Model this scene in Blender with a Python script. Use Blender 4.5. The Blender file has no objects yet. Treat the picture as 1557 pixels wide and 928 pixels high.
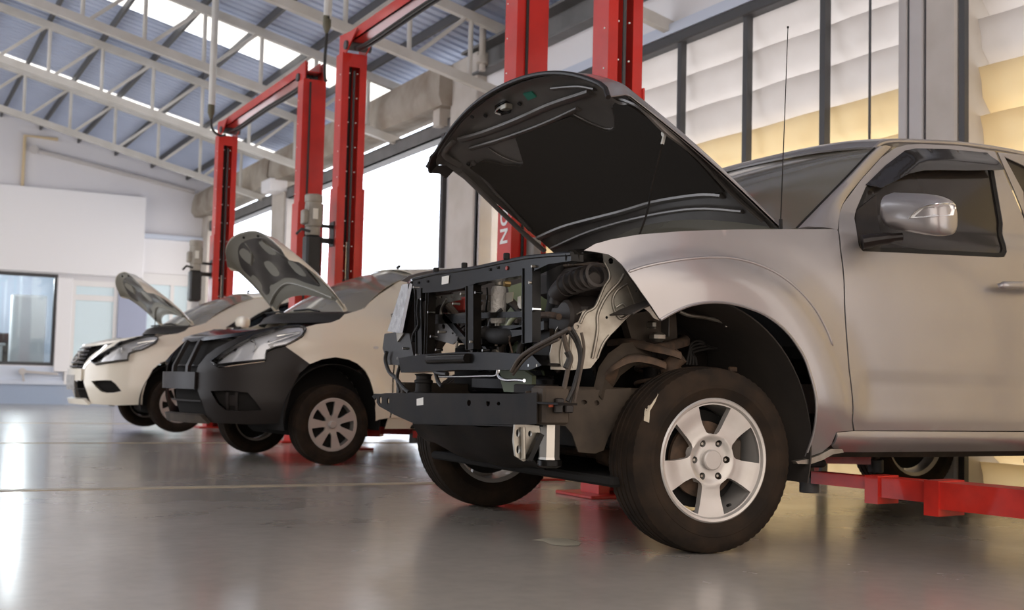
WORLD = 3.4
import bpy, math, random
from mathutils import Vector, Matrix
from mathutils.geometry import delaunay_2d_cdt
random.seed(7)
PI = math.pi
sin, cos, rad = math.sin, math.cos, math.radians
col = bpy.context.scene.collection

# ------------------------------------------------------------------ camera
F_PX, CX, CY, CAM_H = 1850., 778.5, 464., .66
def _n(v): return Vector(v).normalized()
_Y = _n((-978, -96, -1850)); _X = Vector((3522, -206, -1850)).normalized()
_X = (_X - _X.dot(_Y) * _Y).normalized(); _Z = _X.cross(_Y)
ROT = Matrix((_X, _Y, _Z))
cam_data = bpy.data.cameras.new('camera'); cam = bpy.data.objects.new('camera', cam_data); col.objects.link(cam)
cam_data.sensor_width = 36; cam_data.lens = F_PX / 1557 * 36
cam.matrix_world = Matrix.Translation((0, 0, CAM_H)) @ ROT.to_4x4()
cam_data.clip_start = .05
cam_data.dof.use_dof = True; cam_data.dof.focus_distance = 5.0; cam_data.dof.aperture_fstop = 3.6
bpy.context.scene.camera = cam

def at(px, py, x=None, y=None, z=None):
    """a point of the photograph on a plane of the place"""
    r = ROT @ Vector(((px - CX) / F_PX, -(py - CY) / F_PX, -1))
    t = x / r.x if x is not None else y / r.y if y is not None else (z - CAM_H) / r.z
    return Vector((r.x * t, r.y * t, CAM_H + r.z * t))
def pix(p):
    c = ROT.transposed() @ (Vector(p) - Vector((0, 0, CAM_H)))
    return (CX + F_PX * c.x / -c.z, CY - F_PX * c.y / -c.z)

# ------------------------------------------------------------------ materials
MATS = {}
def mat(name, colr=(.5, .5, .5), rough=.5, metal=0., coat=0., spec=.5, noise=None, bump=None, alpha=1., trans=0., ior=1.45, emit=None):
    """noise = (scale, second colour, amount);  bump = (scale, strength, distance)"""
    if name in MATS: return MATS[name]
    m = bpy.data.materials.new(name); m.use_nodes = True
    nt = m.node_tree; N, L = nt.nodes, nt.links
    b = N['Principled BSDF']
    b.inputs['Base Color'].default_value = (*colr, 1); b.inputs['Roughness'].default_value = rough
    b.inputs['Metallic'].default_value = metal; b.inputs['Coat Weight'].default_value = coat
    b.inputs['Coat Roughness'].default_value = .08
    b.inputs['Specular IOR Level'].default_value = spec; b.inputs['Alpha'].default_value = alpha
    b.inputs['Transmission Weight'].default_value = trans; b.inputs['IOR'].default_value = ior
    if emit: b.inputs['Emission Color'].default_value = (*emit[0], 1); b.inputs['Emission Strength'].default_value = emit[1]
    tc = N.new('ShaderNodeTexCoord')
    if noise:
        sc, c2, am = noise
        n = N.new('ShaderNodeTexNoise'); n.inputs['Scale'].default_value = sc; n.inputs['Detail'].default_value = 6
        r = N.new('ShaderNodeValToRGB'); r.color_ramp.elements[0].position = .38; r.color_ramp.elements[1].position = .68
        r.color_ramp.elements[0].color = (0, 0, 0, 1); r.color_ramp.elements[1].color = (am, am, am, 1)
        mx = N.new('ShaderNodeMix'); mx.data_type = 'RGBA'
        mx.inputs['A'].default_value = (*colr, 1); mx.inputs['B'].default_value = (*c2, 1)
        L.new(tc.outputs['Object'], n.inputs['Vector']); L.new(n.outputs['Fac'], r.inputs['Fac'])
        L.new(r.outputs['Color'], mx.inputs['Factor']); L.new(mx.outputs['Result'], b.inputs['Base Color'])
    if bump:
        sc, st, di = bump
        n = N.new('ShaderNodeTexNoise'); n.inputs['Scale'].default_value = sc; n.inputs['Detail'].default_value = 4
        bp = N.new('ShaderNodeBump'); bp.inputs['Strength'].default_value = st; bp.inputs['Distance'].default_value = di
        L.new(tc.outputs['Object'], n.inputs['Vector']); L.new(n.outputs['Fac'], bp.inputs['Height']); L.new(bp.outputs['Normal'], b.inputs['Normal'])
    MATS[name] = m; return m

M = {
 'silver': mat('silver_paint', (.355, .335, .33), .33, .55, .6, noise=(3., (.32, .30, .295), .6)),
 'dark_silver': mat('grey_primed_metal', (.11, .10, .092), .40, .45, .15, noise=(5., (.17, .155, .14), .6)),
 'zinc': mat('bare_silver_metal', (.36, .34, .29), .38, .7, .1, noise=(9., (.17, .14, .11), .8)),
 'cream': mat('cream_paint', (.84, .785, .66), .3, .0, .7, noise=(2., (.80, .745, .62), .5)),
 'blackpaint': mat('glossy_black_metal', (.004, .004, .004), .22, .0, .0, .16, noise=(8., (.012, .010, .008), .8)),
 'plastic': mat('black_plastic', (.018, .0145, .013), .42, spec=.35, bump=(60., .15, .004)),
 'plastic_gloss': mat('gloss_black_plastic', (.012, .012, .012), .18, coat=.3),
 'felt': mat('black_felt', (.04, .035, .03), .95, spec=.1, bump=(30., .3, .01)),
 'rubber': mat('tyre_rubber', (.019, .015, .012), .8, spec=.1, noise=(9., (.04, .027, .018), .75), bump=(120., .2, .003)),
 'rubber_clean': mat('black_rubber', (.014, .013, .012), .7, spec=.3),
 'hose': mat('dark_hose_rubber', (.02, .018, .016), .5),
 'brownhose': mat('brown_dusty_hose', (.06, .045, .034), .7, noise=(12., (.1, .08, .06), .7)),
 'alloy': mat('silver_alloy', (.52, .50, .47), .35, .45, .2, noise=(12., (.44, .41, .37), .5)),
 'capgrey': mat('wheel_cap_silver', (.46, .43, .40), .4, .3, .2),
 'chrome': mat('chrome', (.8, .8, .78), .12, 1.),
 'rust': mat('rusty_steel', (.06, .042, .03), .8, .2, noise=(18., (.13, .08, .05), .9), bump=(40., .3, .01)),
 'frame': mat('brown_dusty_steel', (.04, .031, .023), .7, .2, noise=(7., (.08, .06, .042), .9), bump=(25., .2, .01)),
 'beamblack': mat('dusty_black_steel', (.007, .006, .0055), .5, .0, .0, .10, noise=(6., (.02, .015, .011), .8)),
 'red': mat('red_paint', (.60, .026, .016), .32, .0, .4, noise=(4., (.46, .018, .012), .8)),
 'redworn': mat('worn_red_paint', (.62, .028, .016), .4, .0, .3, noise=(6., (.2, .01, .008), .6)),
 'whitemark': mat('white_marking', (.8, .78, .75), .5),
 'tankblack': mat('oil_tank_black', (.02, .02, .02), .4),
 'motor': mat('motor_grey_enamel', (.36, .33, .28), .5, noise=(9., (.22, .2, .17), .8)),
 'steel_white': mat('white_steel', (.66, .65, .62), .5, noise=(3., (.5, .48, .43), .6)),
 'steel_dark': mat('dark_steel', (.075, .075, .078), .55),
 'steel_grey': mat('grey_steel_beam', (.20, .20, .20), .55, noise=(3., (.14, .14, .14), .8)),
 'wallwhite': mat('white_wall_paint', (.80, .80, .83), .8, noise=(.8, (.72, .72, .77), .6)),
 'wallpanel': mat('white_panel', (.92, .92, .94), .6),
 'wallblue': mat('blue_grey_wall_base', (.38, .47, .62), .6, noise=(1.5, (.42, .48, .6), .7)),
 'wallpale': mat('pale_blue_wall', (.66, .73, .85), .6),
 'plaster': mat('stained_plaster', (.46, .42, .36), .85, noise=(1.8, (.27, .22, .17), .9), bump=(6., .4, .03)),
 'cement': mat('cream_pillar_paint', (.62, .58, .53), .75, noise=(2.5, (.5, .46, .4), .7)),
 'doorgrey': mat('grey_white_door_metal', (.58, .56, .55), .5, noise=(4., (.5, .47, .45), .5)),
 'yellowpipe': mat('cream_pipe', (.72, .58, .36), .5),
 'paleblueglass': mat('pale_blue_glass', (.74, .90, .97), .25, alpha=1.),
 'white': mat('white_enamel', (.86, .86, .86), .4),
 'labelwhite': mat('paper_label', (.78, .76, .70), .7),
 'green': mat('green_plastic', (.17, .20, .11), .5),
 'greenlabel': mat('green_label', (.02, .16, .11), .6),
 'tint': mat('tinted_glass', (.022, .018, .015), .14, coat=.15, spec=.35),
 'innerdark': mat('dark_interior', (.02, .019, .018), .9, spec=.1),
 'liner': mat('wheel_arch_liner', (.035, .030, .026), .7, noise=(3., (.055, .045, .036), .8), bump=(8., .3, .02)),
 'pinkgrey': mat('dull_red_plastic', (.28, .03, .02), .5),
 'lens': mat('clear_lens', (.86, .87, .88), .12, .3, .6),
 'reflector': mat('headlight_reflector', (.80, .81, .83), .3, .25, .3),
 'amber': mat('amber_lens', (.6, .2, .04), .3),
 'copper': mat('brass', (.55, .38, .16), .35, .8),
}
def glass_mat(name, colr, rough, tr, refl=.12):
    m = bpy.data.materials.new(name); m.use_nodes = True; nt = m.node_tree; N, L = nt.nodes, nt.links
    N.clear(); o = N.new('ShaderNodeOutputMaterial'); g = N.new('ShaderNodeBsdfGlossy'); t = N.new('ShaderNodeBsdfTransparent')
    g.inputs['Roughness'].default_value = rough; g.inputs['Color'].default_value = (.9, .9, .9, 1); t.inputs['Color'].default_value = (*colr, 1)
    fr = N.new('ShaderNodeFresnel'); fr.inputs['IOR'].default_value = 1.5
    mx = N.new('ShaderNodeMixShader'); L.new(fr.outputs[0], mx.inputs[0]); L.new(t.outputs[0], mx.inputs[1]); L.new(g.outputs[0], mx.inputs[2]); L.new(mx.outputs[0], o.inputs[0])
    MATS[name] = m; return m
M['glass'] = glass_mat('greenish_windscreen_glass', (.55, .56, .50), .02, .5)
M['clearglass'] = glass_mat('clear_window_glass', (.85, .9, .92), .02, .8)
def sheet_mat(name, colr, tr, refl=.5, noise=None):
    """thin sheet that lets light through"""
    m = bpy.data.materials.new(name); m.use_nodes = True; nt = m.node_tree; N, L = nt.nodes, nt.links
    N.clear(); o = N.new('ShaderNodeOutputMaterial'); d = N.new('ShaderNodeBsdfDiffuse'); t = N.new('ShaderNodeBsdfTranslucent')
    mx = N.new('ShaderNodeMixShader'); mx.inputs[0].default_value = tr
    tc = N.new('ShaderNodeTexCoord'); n = N.new('ShaderNodeTexNoise'); n.inputs['Scale'].default_value = 3.; n.inputs['Detail'].default_value = 5
    cm = N.new('ShaderNodeMix'); cm.data_type = 'RGBA'; cm.inputs['A'].default_value = (*colr, 1); cm.inputs['B'].default_value = (*(noise or colr), 1)
    L.new(tc.outputs['Object'], n.inputs['Vector']); L.new(n.outputs['Fac'], cm.inputs['Factor'])
    L.new(cm.outputs['Result'], d.inputs['Color']); L.new(cm.outputs['Result'], t.inputs['Color'])
    L.new(d.outputs[0], mx.inputs[1]); L.new(t.outputs[0], mx.inputs[2]); L.new(mx.outputs[0], o.inputs[0])
    MATS[name] = m; return m
M['skylight'] = sheet_mat('translucent_skylight_sheet', (.93, .92, .88), .85)
M['louvre'] = sheet_mat('translucent_grey_sheet', (.84, .82, .80), .58, noise=(.72, .69, .66))
M['louvre_sunglow'] = sheet_mat('translucent_sunglow_sheet', (.95, .87, .68), .6, noise=(.86, .74, .52))  # warm sun glow put into the sheet colour
M['lampglass'] = glass_mat('clear_lamp_cover', (.98, .985, .99), .03, .9)

# ------------------------------------------------------------------ mesh builder
class MB:
    def __init__(s): s.v = []; s.f = []
    def add(s, vs, fs):
        o = len(s.v); s.v += [tuple(v) for v in vs]; s.f += [tuple(i + o for i in f) for f in fs]; return s
    def box(s, a, b, rot=None, ctr=None, bev=0.):
        """axis box from corner a to corner b, optionally bevelled, rotated by matrix rot about ctr"""
        x0, y0, z0 = (min(p, q) for p, q in zip(a, b)); x1, y1, z1 = (max(p, q) for p, q in zip(a, b))
        if bev <= 0:
            vs = [(x, y, z) for x in (x0, x1) for y in (y0, y1) for z in (z0, z1)]
            fs = [(0, 1, 3, 2), (4, 6, 7, 5), (0, 4, 5, 1), (2, 3, 7, 6), (0, 2, 6, 4), (1, 5, 7, 3)]
        else:
            b_ = min(bev, (x1 - x0) * .45, (y1 - y0) * .45, (z1 - z0) * .45)
            sec = [(x0 + b_, y0), (x1 - b_, y0), (x1, y0 + b_), (x1, y1 - b_), (x1 - b_, y1), (x0 + b_, y1), (x0, y1 - b_), (x0, y0 + b_)]
            cx, cy = (x0 + x1) / 2, (y0 + y1) / 2
            def ins(p): return (p[0] + (b_ if p[0] < cx else -b_) * (1 if abs(p[0] - cx) > 1e-9 else 0), p[1] + (b_ if p[1] < cy else -b_))
            vs = []
            for z, sh in ((z0, 1), (z0 + b_, 0), (z1 - b_, 0), (z1, 1)):
                for p in sec:
                    q = ins(p) if sh else p; vs.append((q[0], q[1], z))
            fs = [tuple(range(7, -1, -1)), tuple(range(24, 32))]
            for k in range(3):
                for i in range(8): fs.append((k * 8 + i, k * 8 + (i + 1) % 8, k * 8 + 8 + (i + 1) % 8, k * 8 + 8 + i))
        if rot is not None:
            c = Vector(ctr) if ctr is not None else Vector(((x0 + x1) / 2, (y0 + y1) / 2, (z0 + z1) / 2))
            vs = [tuple(rot @ (Vector(v) - c) + c) for v in vs]
        return s.add(vs, fs)
    def tube(s, pts, r, n=10, cap=True, smooth=0, sx=1., flat=None):
        pts = [Vector(p) for p in pts]
        if smooth: pts = spline(pts, smooth)
        rs = r if isinstance(r, (list, tuple)) else [r] * len(pts)
        if len(rs) != len(pts): rs = [rs[min(len(rs) - 1, int(i * len(rs) / len(pts)))] for i in range(len(pts))]
        vs = []; up = Vector((0, 0, 1)); prev = None
        for i, p in enumerate(pts):
            t = (pts[min(i + 1, len(pts) - 1)] - pts[max(i - 1, 0)]).normalized()
            if prev is None:
                a = t.cross(up if abs(t.z) < .95 else Vector((1, 0, 0))).normalized()
            else:
                a = (prev - prev.dot(t) * t).normalized()
            b = t.cross(a); prev = a
            for k in range(n):
                an = 2 * PI * (k + .5) / n; vs.append(p + rs[i] * (cos(an) * a * sx + sin(an) * b))
        fs = [(i * n + k, i * n + (k + 1) % n, (i + 1) * n + (k + 1) % n, (i + 1) * n + k) for i in range(len(pts) - 1) for k in range(n)]
        if cap: fs += [tuple(range(n - 1, -1, -1)), tuple(range((len(pts) - 1) * n, len(pts) * n))]
        return s.add(vs, fs)
    def bar(s, p, q, w, h, side=(0, 0, 1)):
        """rectangular bar from p to q; w across, h along 'side'"""
        p, q = Vector(p), Vector(q); t = (q - p).normalized(); b = Vector(side); b = (b - b.dot(t) * t)
        b = b.normalized() if b.length > 1e-4 else t.orthogonal().normalized(); a = t.cross(b)
        vs = [c + sa * a * w / 2 + sb * b * h / 2 for c in (p, q) for sa, sb in ((-1, -1), (1, -1), (1, 1), (-1, 1))]
        return s.add(vs, [(3, 2, 1, 0), (4, 5, 6, 7), (0, 1, 5, 4), (1, 2, 6, 5), (2, 3, 7, 6), (3, 0, 4, 7)])
    def lathe(s, prof, c, axis=(0, 1, 0), n=48, ph=0., closed=False, rfun=None):
        """profile of (radius, offset along axis) turned about axis through c"""
        ax = Vector(axis).normalized(); e1 = Vector((0, 0, 1)) if abs(ax.z) < .9 else Vector((1, 0, 0))
        e1 = (e1 - e1.dot(ax) * ax).normalized(); e2 = ax.cross(e1); c = Vector(c); vs = []
        for k in range(n):
            an = ph + 2 * PI * k / n
            for j, (r, h) in enumerate(prof):
                rr = rfun(r, j, k) if rfun else r
                vs.append(c + ax * h + rr * (cos(an) * e1 + sin(an) * e2))
        m = len(prof); fs = []
        for k in range(n):
            for j in range(m if closed else m - 1):
                fs.append((k * m + j, ((k + 1) % n) * m + j, ((k + 1) % n) * m + (j + 1) % m, k * m + (j + 1) % m))
        return s.add(vs, fs)
    def cyl(s, p, q, r, n=20, r2=None, bev=0.):
        p, q = Vector(p), Vector(q); L = (q - p).length; r2 = r if r2 is None else r2
        pr = [(0.0001, 0), (r - bev, 0)] + ([(r, bev)] if bev else []) + ([(r2, L - bev)] if bev else []) + [(r2 - bev, L), (0.0001, L)]
        return s.lathe(pr, p, (q - p), n)
    def prism(s, poly, y0, y1, fmap=None):
        """2-D polygon (x,z) pushed from y0 to y1"""
        f = fmap or (lambda x, y, z: (x, y, z)); n = len(poly)
        vs = [f(x, y0, z) for x, z in poly] + [f(x, y1, z) for x, z in poly]
        fs = [tuple(range(n)), tuple(range(2 * n - 1, n - 1, -1))] + [(i, i + n, (i + 1) % n + n, (i + 1) % n) for i in range(n)]
        return s.add(vs, fs)
    def grid(s, rows, closed=False):
        n = len(rows[0]); vs = [p for r in rows for p in r]
        fs = [(i * n + j, i * n + (j + 1) % n, (i + 1) * n + (j + 1) % n, (i + 1) * n + j) for i in range(len(rows) - 1) for j in range(n if closed else n - 1)]
        return s.add(vs, fs)
    def thick_grid(s, rows, t):
        """open grid given a thickness t along its normals"""
        R, n = len(rows), len(rows[0]); P = [[Vector(p) for p in r] for r in rows]; Q = []
        for i in range(R):
            q = []
            for j in range(n):
                a = P[min(i + 1, R - 1)][j] - P[max(i - 1, 0)][j]; b = P[i][min(j + 1, n - 1)] - P[i][max(j - 1, 0)][:] if False else P[i][min(j + 1, n - 1)] - P[i][max(j - 1, 0)]
                nn = a.cross(b); nn = nn.normalized() if nn.length > 1e-9 else Vector((0, 0, 1)); q.append(P[i][j] - nn * t)
            Q.append(q)
        s.grid(P); s.grid([list(reversed(q)) for q in Q])
        s.grid([P[0], Q[0]][::-1]); s.grid([P[-1], Q[-1]]); s.grid([[r[0] for r in P], [r[0] for r in Q]]); s.grid([[r[-1] for r in P], [r[-1] for r in Q]][::-1])
        return s
    def mirrored(s, f):
        m = MB(); m.v = [tuple(f(*v)) for v in s.v]; m.f = [tuple(reversed(q)) for q in s.f]; return m
    def build(s, name, material, parent=None, ang=35, loc=None):
        me = bpy.data.meshes.new(name)
        o3 = Vector(loc) if loc is not None else Vector((0, 0, 0))
        me.from_pydata([tuple(Vector(v) - o3) for v in s.v], [], s.f); me.update()
        me.polygons.foreach_set('use_smooth', [True] * len(me.polygons)); me.set_sharp_from_angle(angle=rad(ang))
        import bmesh
        bm = bmesh.new(); bm.from_mesh(me); bmesh.ops.remove_doubles(bm, verts=bm.verts, dist=1e-5)
        bmesh.ops.recalc_face_normals(bm, faces=bm.faces); bm.to_mesh(me); bm.free()
        me.set_sharp_from_angle(angle=rad(ang))
        if isinstance(material, str): material = M[material]
        me.materials.append(material)
        o = bpy.data.objects.new(name, me); col.objects.link(o); o.location = o3
        if parent is not None:
            o.parent = parent; o.matrix_parent_inverse = parent.matrix_world.inverted()
        return o

def spline(pts, k):
    P = [Vector(p) for p in pts]; out = []
    for i in range(len(P) - 1):
        a, b, c, d = P[max(i - 1, 0)], P[i], P[i + 1], P[min(i + 2, len(P) - 1)]
        for j in range(k):
            t = j / k
            out.append(.5 * ((2 * b) + (c - a) * t + (2 * a - 5 * b + 4 * c - d) * t * t + (3 * b - a - 3 * c + d) * t ** 3))
    out.append(P[-1]); return out
def spl2(pts, k): return [(p.x, p.y) for p in spline([(a, b, 0) for a, b in pts], k)]
def sstep(a, b, x):
    t = max(0., min(1., (x - a) / (b - a))); return t * t * (3 - 2 * t)
def inside(p, poly):
    x, y = p; r = False; j = len(poly) - 1
    for i in range(len(poly)):
        xi, yi = poly[i]; xj, yj = poly[j]
        if (yi > y) != (yj > y) and x < (xj - xi) * (y - yi) / (yj - yi) + xi: r = not r
        j = i
    return r
def _segd(p, a, b):
    ax, ay = a; bx, by = b; dx, dy = bx - ax, by - ay; l = dx * dx + dy * dy or 1e-12
    t = max(0, min(1, ((p[0] - ax) * dx + (p[1] - ay) * dy) / l)); return math.hypot(p[0] - ax - t * dx, p[1] - ay - t * dy)
def resample(poly, res):
    out = []
    for i in range(len(poly)):
        a, b = poly[i], poly[(i + 1) % len(poly)]; d = math.hypot(b[0] - a[0], b[1] - a[1])
        if d < 1e-6: continue
        k = max(1, int(math.ceil(d / res)))
        for j in range(k): out.append((a[0] + (b[0] - a[0]) * j / k, a[1] + (b[1] - a[1]) * j / k))
    return out
def fill(outer, holes=(), res=.04):
    """triangulate a 2-D outline with holes on a fine grid"""
    loops = [resample(outer, res)] + [resample(h, res) for h in holes]; pts = []; edges = []
    for lp in loops:
        o = len(pts); pts += lp; edges += [(o + i, o + (i + 1) % len(lp)) for i in range(len(lp))]
    x0, x1 = min(p[0] for p in loops[0]), max(p[0] for p in loops[0]); y0, y1 = min(p[1] for p in loops[0]), max(p[1] for p in loops[0])
    nx, ny = int((x1 - x0) / res) + 2, int((y1 - y0) / res) + 2
    allseg = [(lp[i], lp[(i + 1) % len(lp)]) for lp in ([list(outer)] + [list(h) for h in holes]) for i in range(len(lp))]
    for i in range(nx):
        for j in range(ny):
            p = (x0 + (i + .5 * (j % 2)) * res, y0 + j * res * .9)
            if inside(p, outer) and not any(inside(p, h) for h in holes) and min(_segd(p, a, b) for a, b in allseg) > res * .4: pts.append(p)
    V, E, Fc, _, _, _ = delaunay_2d_cdt([Vector(p) for p in pts], edges, [], 0, 1e-5)
    T = []
    for f in Fc:
        c = (sum(V[i][0] for i in f) / len(f), sum(V[i][1] for i in f) / len(f))
        if inside(c, outer) and not any(inside(c, h) for h in holes): T.append(tuple(f))
    return [(v[0], v[1]) for v in V], T
def shell(mb, outer, holes, fmap, res=.04, thick=.004, flip=False):
    """outline -> surface by fmap(u,v) -> Vector, with thickness against its normal"""
    V, T = fill(outer, holes, res); used = sorted({i for t in T for i in t}); ren = {k: i for i, k in enumerate(used)}
    P = [Vector(fmap(*V[k])) for k in used]; T = [tuple(ren[i] for i in t) for t in T]
    if flip: T = [tuple(reversed(t)) for t in T]
    nr = [Vector((0, 0, 0)) for _ in P]
    for t in T:
        n = (P[t[1]] - P[t[0]]).cross(P[t[2]] - P[t[0]])
        for i in t: nr[i] += n
    Q = [p - n.normalized() * thick if n.length > 1e-12 else p for p, n in zip(P, nr)]
    m = len(P); cnt = {}
    for t in T:
        for i in range(len(t)):
            a, b = t[i], t[(i + 1) % len(t)]; cnt[(a, b)] = 1
    bd = [e for e in cnt if (e[1], e[0]) not in cnt]
    mb.add(P + Q, T + [tuple(i + m for i in reversed(t)) for t in T] + [(b, a, a + m, b + m) for a, b in bd])
    return mb
def arc(cx, cy, r, a0, a1, n, ry=None):
    ry = r if ry is None else ry
    return [(cx + r * cos(rad(a0 + (a1 - a0) * i / n)), cy + ry * sin(rad(a0 + (a1 - a0) * i / n))) for i in range(n + 1)]
def rrect(x0, y0, x1, y1, r, n=4):
    return arc(x1 - r, y1 - r, r, 0, 90, n) + arc(x0 + r, y1 - r, r, 90, 180, n) + arc(x0 + r, y0 + r, r, 180, 270, n) + arc(x1 - r, y0 + r, r, 270, 360, n)

def part_empty(name, parent, loc=(0, 0, 0)):
    o = bpy.data.objects.new(name, None); col.objects.link(o); o.location = loc; o.empty_display_size = .05
    bpy.context.view_layer.update(); o.parent = parent; o.matrix_parent_inverse = parent.matrix_world.inverted(); bpy.context.view_layer.update(); return o
def thing(name, label, cat, loc=(0, 0, 0), group=None, rz=0):
    o = bpy.data.objects.new(name, None); col.objects.link(o); o.location = loc; o.rotation_euler = (0, 0, rz)
    o.empty_display_size = .1; o['label'] = label; o['category'] = cat
    if group: o['group'] = group
    bpy.context.view_layer.update(); return o
def tag(o, label, cat, group=None, kind=None):
    o['label'] = label; o['category'] = cat
    if group: o['group'] = group
    if kind: o['kind'] = kind
    return o
def struct(o): o['kind'] = 'structure'; return o
# ================================================================== the workshop
XW, YE = 6.6, 27.0
ZR = lambda x: 6.03 - .243 * (x - 2.15)                       # underside of the roof sheets
# floor: glossy painted concrete, fairly grey brown, with wear
fm = bpy.data.materials.new('polished_grey_floor'); fm.use_nodes = True
N, L = fm.node_tree.nodes, fm.node_tree.links; b = N['Principled BSDF']
tc = N.new('ShaderNodeTexCoord')
def noise(scale, det=6):
    n = N.new('ShaderNodeTexNoise'); n.inputs['Scale'].default_value = scale; n.inputs['Detail'].default_value = det; L.new(tc.outputs['Object'], n.inputs['Vector']); return n
def ramp(src, stops):
    r = N.new('ShaderNodeValToRGB'); e = r.color_ramp.elements
    e[0].position, e[0].color = stops[0][0], (*stops[0][1], 1); e[1].position, e[1].color = stops[1][0], (*stops[1][1], 1)
    L.new(src.outputs['Fac'], r.inputs['Fac']); return r
r1 = ramp(noise(.9), [(.3, (.35, .318, .275)), (.75, (.43, .392, .34))])
r2 = ramp(noise(14.), [(.35, (.82, .82, .82)), (.6, (1., 1., 1.))])
mu = N.new('ShaderNodeMix'); mu.data_type = 'RGBA'; mu.blend_type = 'MULTIPLY'; mu.inputs['Factor'].default_value = .35
L.new(r1.outputs['Color'], mu.inputs['A']); L.new(r2.outputs['Color'], mu.inputs['B']); L.new(mu.outputs['Result'], b.inputs['Base Color'])
r3 = ramp(noise(1.6), [(.3, (.19, .19, .19)), (.75, (.29, .29, .29))]); L.new(r3.outputs['Color'], b.inputs['Roughness'])
b.inputs['Specular IOR Level'].default_value = .55; b.inputs['Coat Weight'].default_value = .25; b.inputs['Coat Roughness'].default_value = .12
bp = N.new('ShaderNodeBump'); bp.inputs['Strength'].default_value = .035; bp.inputs['Distance'].default_value = .02
L.new(noise(2.2, 3).outputs['Fac'], bp.inputs['Height']); L.new(bp.outputs['Normal'], b.inputs['Normal'])
M['floor'] = fm
struct(MB().box((-9, -3, -.12), (6.9, 27.2, 0)).build('floor', 'floor'))
struct(MB().box((6.9, -14, -.14), (40, 45, -.02)).build('trim_1', mat('pale_outdoor_concrete', (.72, .72, .72), .8, noise=(.6, (.6, .6, .6), .5))))
M['line'] = mat('cream_floor_paint', (.50, .42, .29), .4, noise=(5., (.36, .32, .25), .9))
for i, (y, w, x0) in enumerate(((7.32, .11, -6), (12.15, .09, -6), (16.9, .09, -6))):
    struct(MB().box((x0, y - w / 2, 0), (6.5, y + w / 2, .003)).build('trim_%d' % (2 + i), 'line'))

# roof: ribbed metal sheets, two see-through strips
M['roof'] = mat('pale_blue_metal_sheet', (.52, .60, .78), .5, .1, noise=(1.2, (.44, .52, .70), .6))
def ribbed(y0, y1, x0=-7.5, x1=7.2, per=.19):
    prof = []; y = y0
    while y < y1 - 1e-4:
        for dy, dz in ((0, 0), (per * .55, 0), (per * .65, .03), (per * .9, .03)):
            if y + dy < y1: prof.append((y + dy, dz))
        y += per
    prof.append((y1, 0)); rows = [[Vector((x, yy, ZR(x) + .0 + dz)) for yy, dz in prof] for x in (x0, x1)]
    return MB().grid(rows).grid([[p + Vector((0, 0, .02)) for p in r] for r in rows])
SKY = ((13.5, 13.95), (16.55, 17.6), (22.35, 23.15))
SKY = SKY[1:]
edges = [-1.0] + [v for s in SKY for v in s] + [YE + .1]
mbx = MB()
for k in range(0, len(edges), 2): q = ribbed(edges[k], edges[k + 1]); mbx.add(q.v, q.f)
struct(mbx.build('ceiling', 'roof', ang=20))
for k, (a, c) in enumerate(SKY):
    struct(MB().thick_grid([[Vector((x, y, ZR(x) + .03)) for y in (a, c)] for x in (-7.5, 7.0)], .008).build('window_%d' % (k + 1), 'skylight'))
n_tr = 5
def trim(mb, m, ang=35):
    global n_tr
    o = mb.build('trim_%d' % n_tr, m, ang=ang); n_tr += 1; return struct(o)
for k in range(18):                                            # purlins under the sheets
    x = 6.77 - k * .77; z = ZR(x)
    m_ = MB(); m_.box((x - .02, -1, z - .105), (x - .014, YE, z - .013)).box((x - .02, -1, z - .112), (x + .02, YE, z - .105)).box((x - .02, -1, z - .012), (x + .02, YE, z - .003))
    trim(m_, 'steel_dark')
# trusses
def truss(y, label):
    t = thing('roof_truss', label, 'roof truss', (0, y, 0), 'white steel roof trusses')
    zt = lambda x: ZR(x) - .17; zb = lambda x: ZR(x) - .93; x0, x1 = -6.3, 6.65
    for nm, zf in (('top_chord', zt), ('bottom_chord', zb)):
        m_ = MB()
        for s in (-1, 1): m_.bar((x0, y + s * .035, zf(x0)), (x1, y + s * .035, zf(x1)), .012, .11)
        m_.bar((x0, y, zf(x0) + .05), (x1, y, zf(x1) + .05), .08, .012); m_.bar((x0, y, zf(x0) - .05), (x1, y, zf(x1) - .05), .08, .012)
        m_.build(nm, 'steel_white', t)
    k = 0; x = 6.0
    while x > x0:
        MB().tube([(x, y, zb(x)), (x, y, zt(x))], .028, 8).build('web_post', 'steel_white', t)
        if x - .77 > x0: MB().tube([(x - .77 + .06, y, zb(x - .77)), (x - .04, y, zt(x))], .026, 8).build('web_brace', 'steel_white', t)
        x -= .77
    return t
for y, lb in ((22.5, 'farthest white truss in front of the far end wall, with the far skylight above it'), (19.2, 'white roof truss passing between the two bright skylight strips'),
              (15.9, 'white truss just in front of the wider bright skylight strip'), (12.6, 'white truss meeting the cream pillar beside the white opening'), (9.3, 'nearest roof truss, cut by the top edge of the photo')):
    truss(y, lb)

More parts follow.
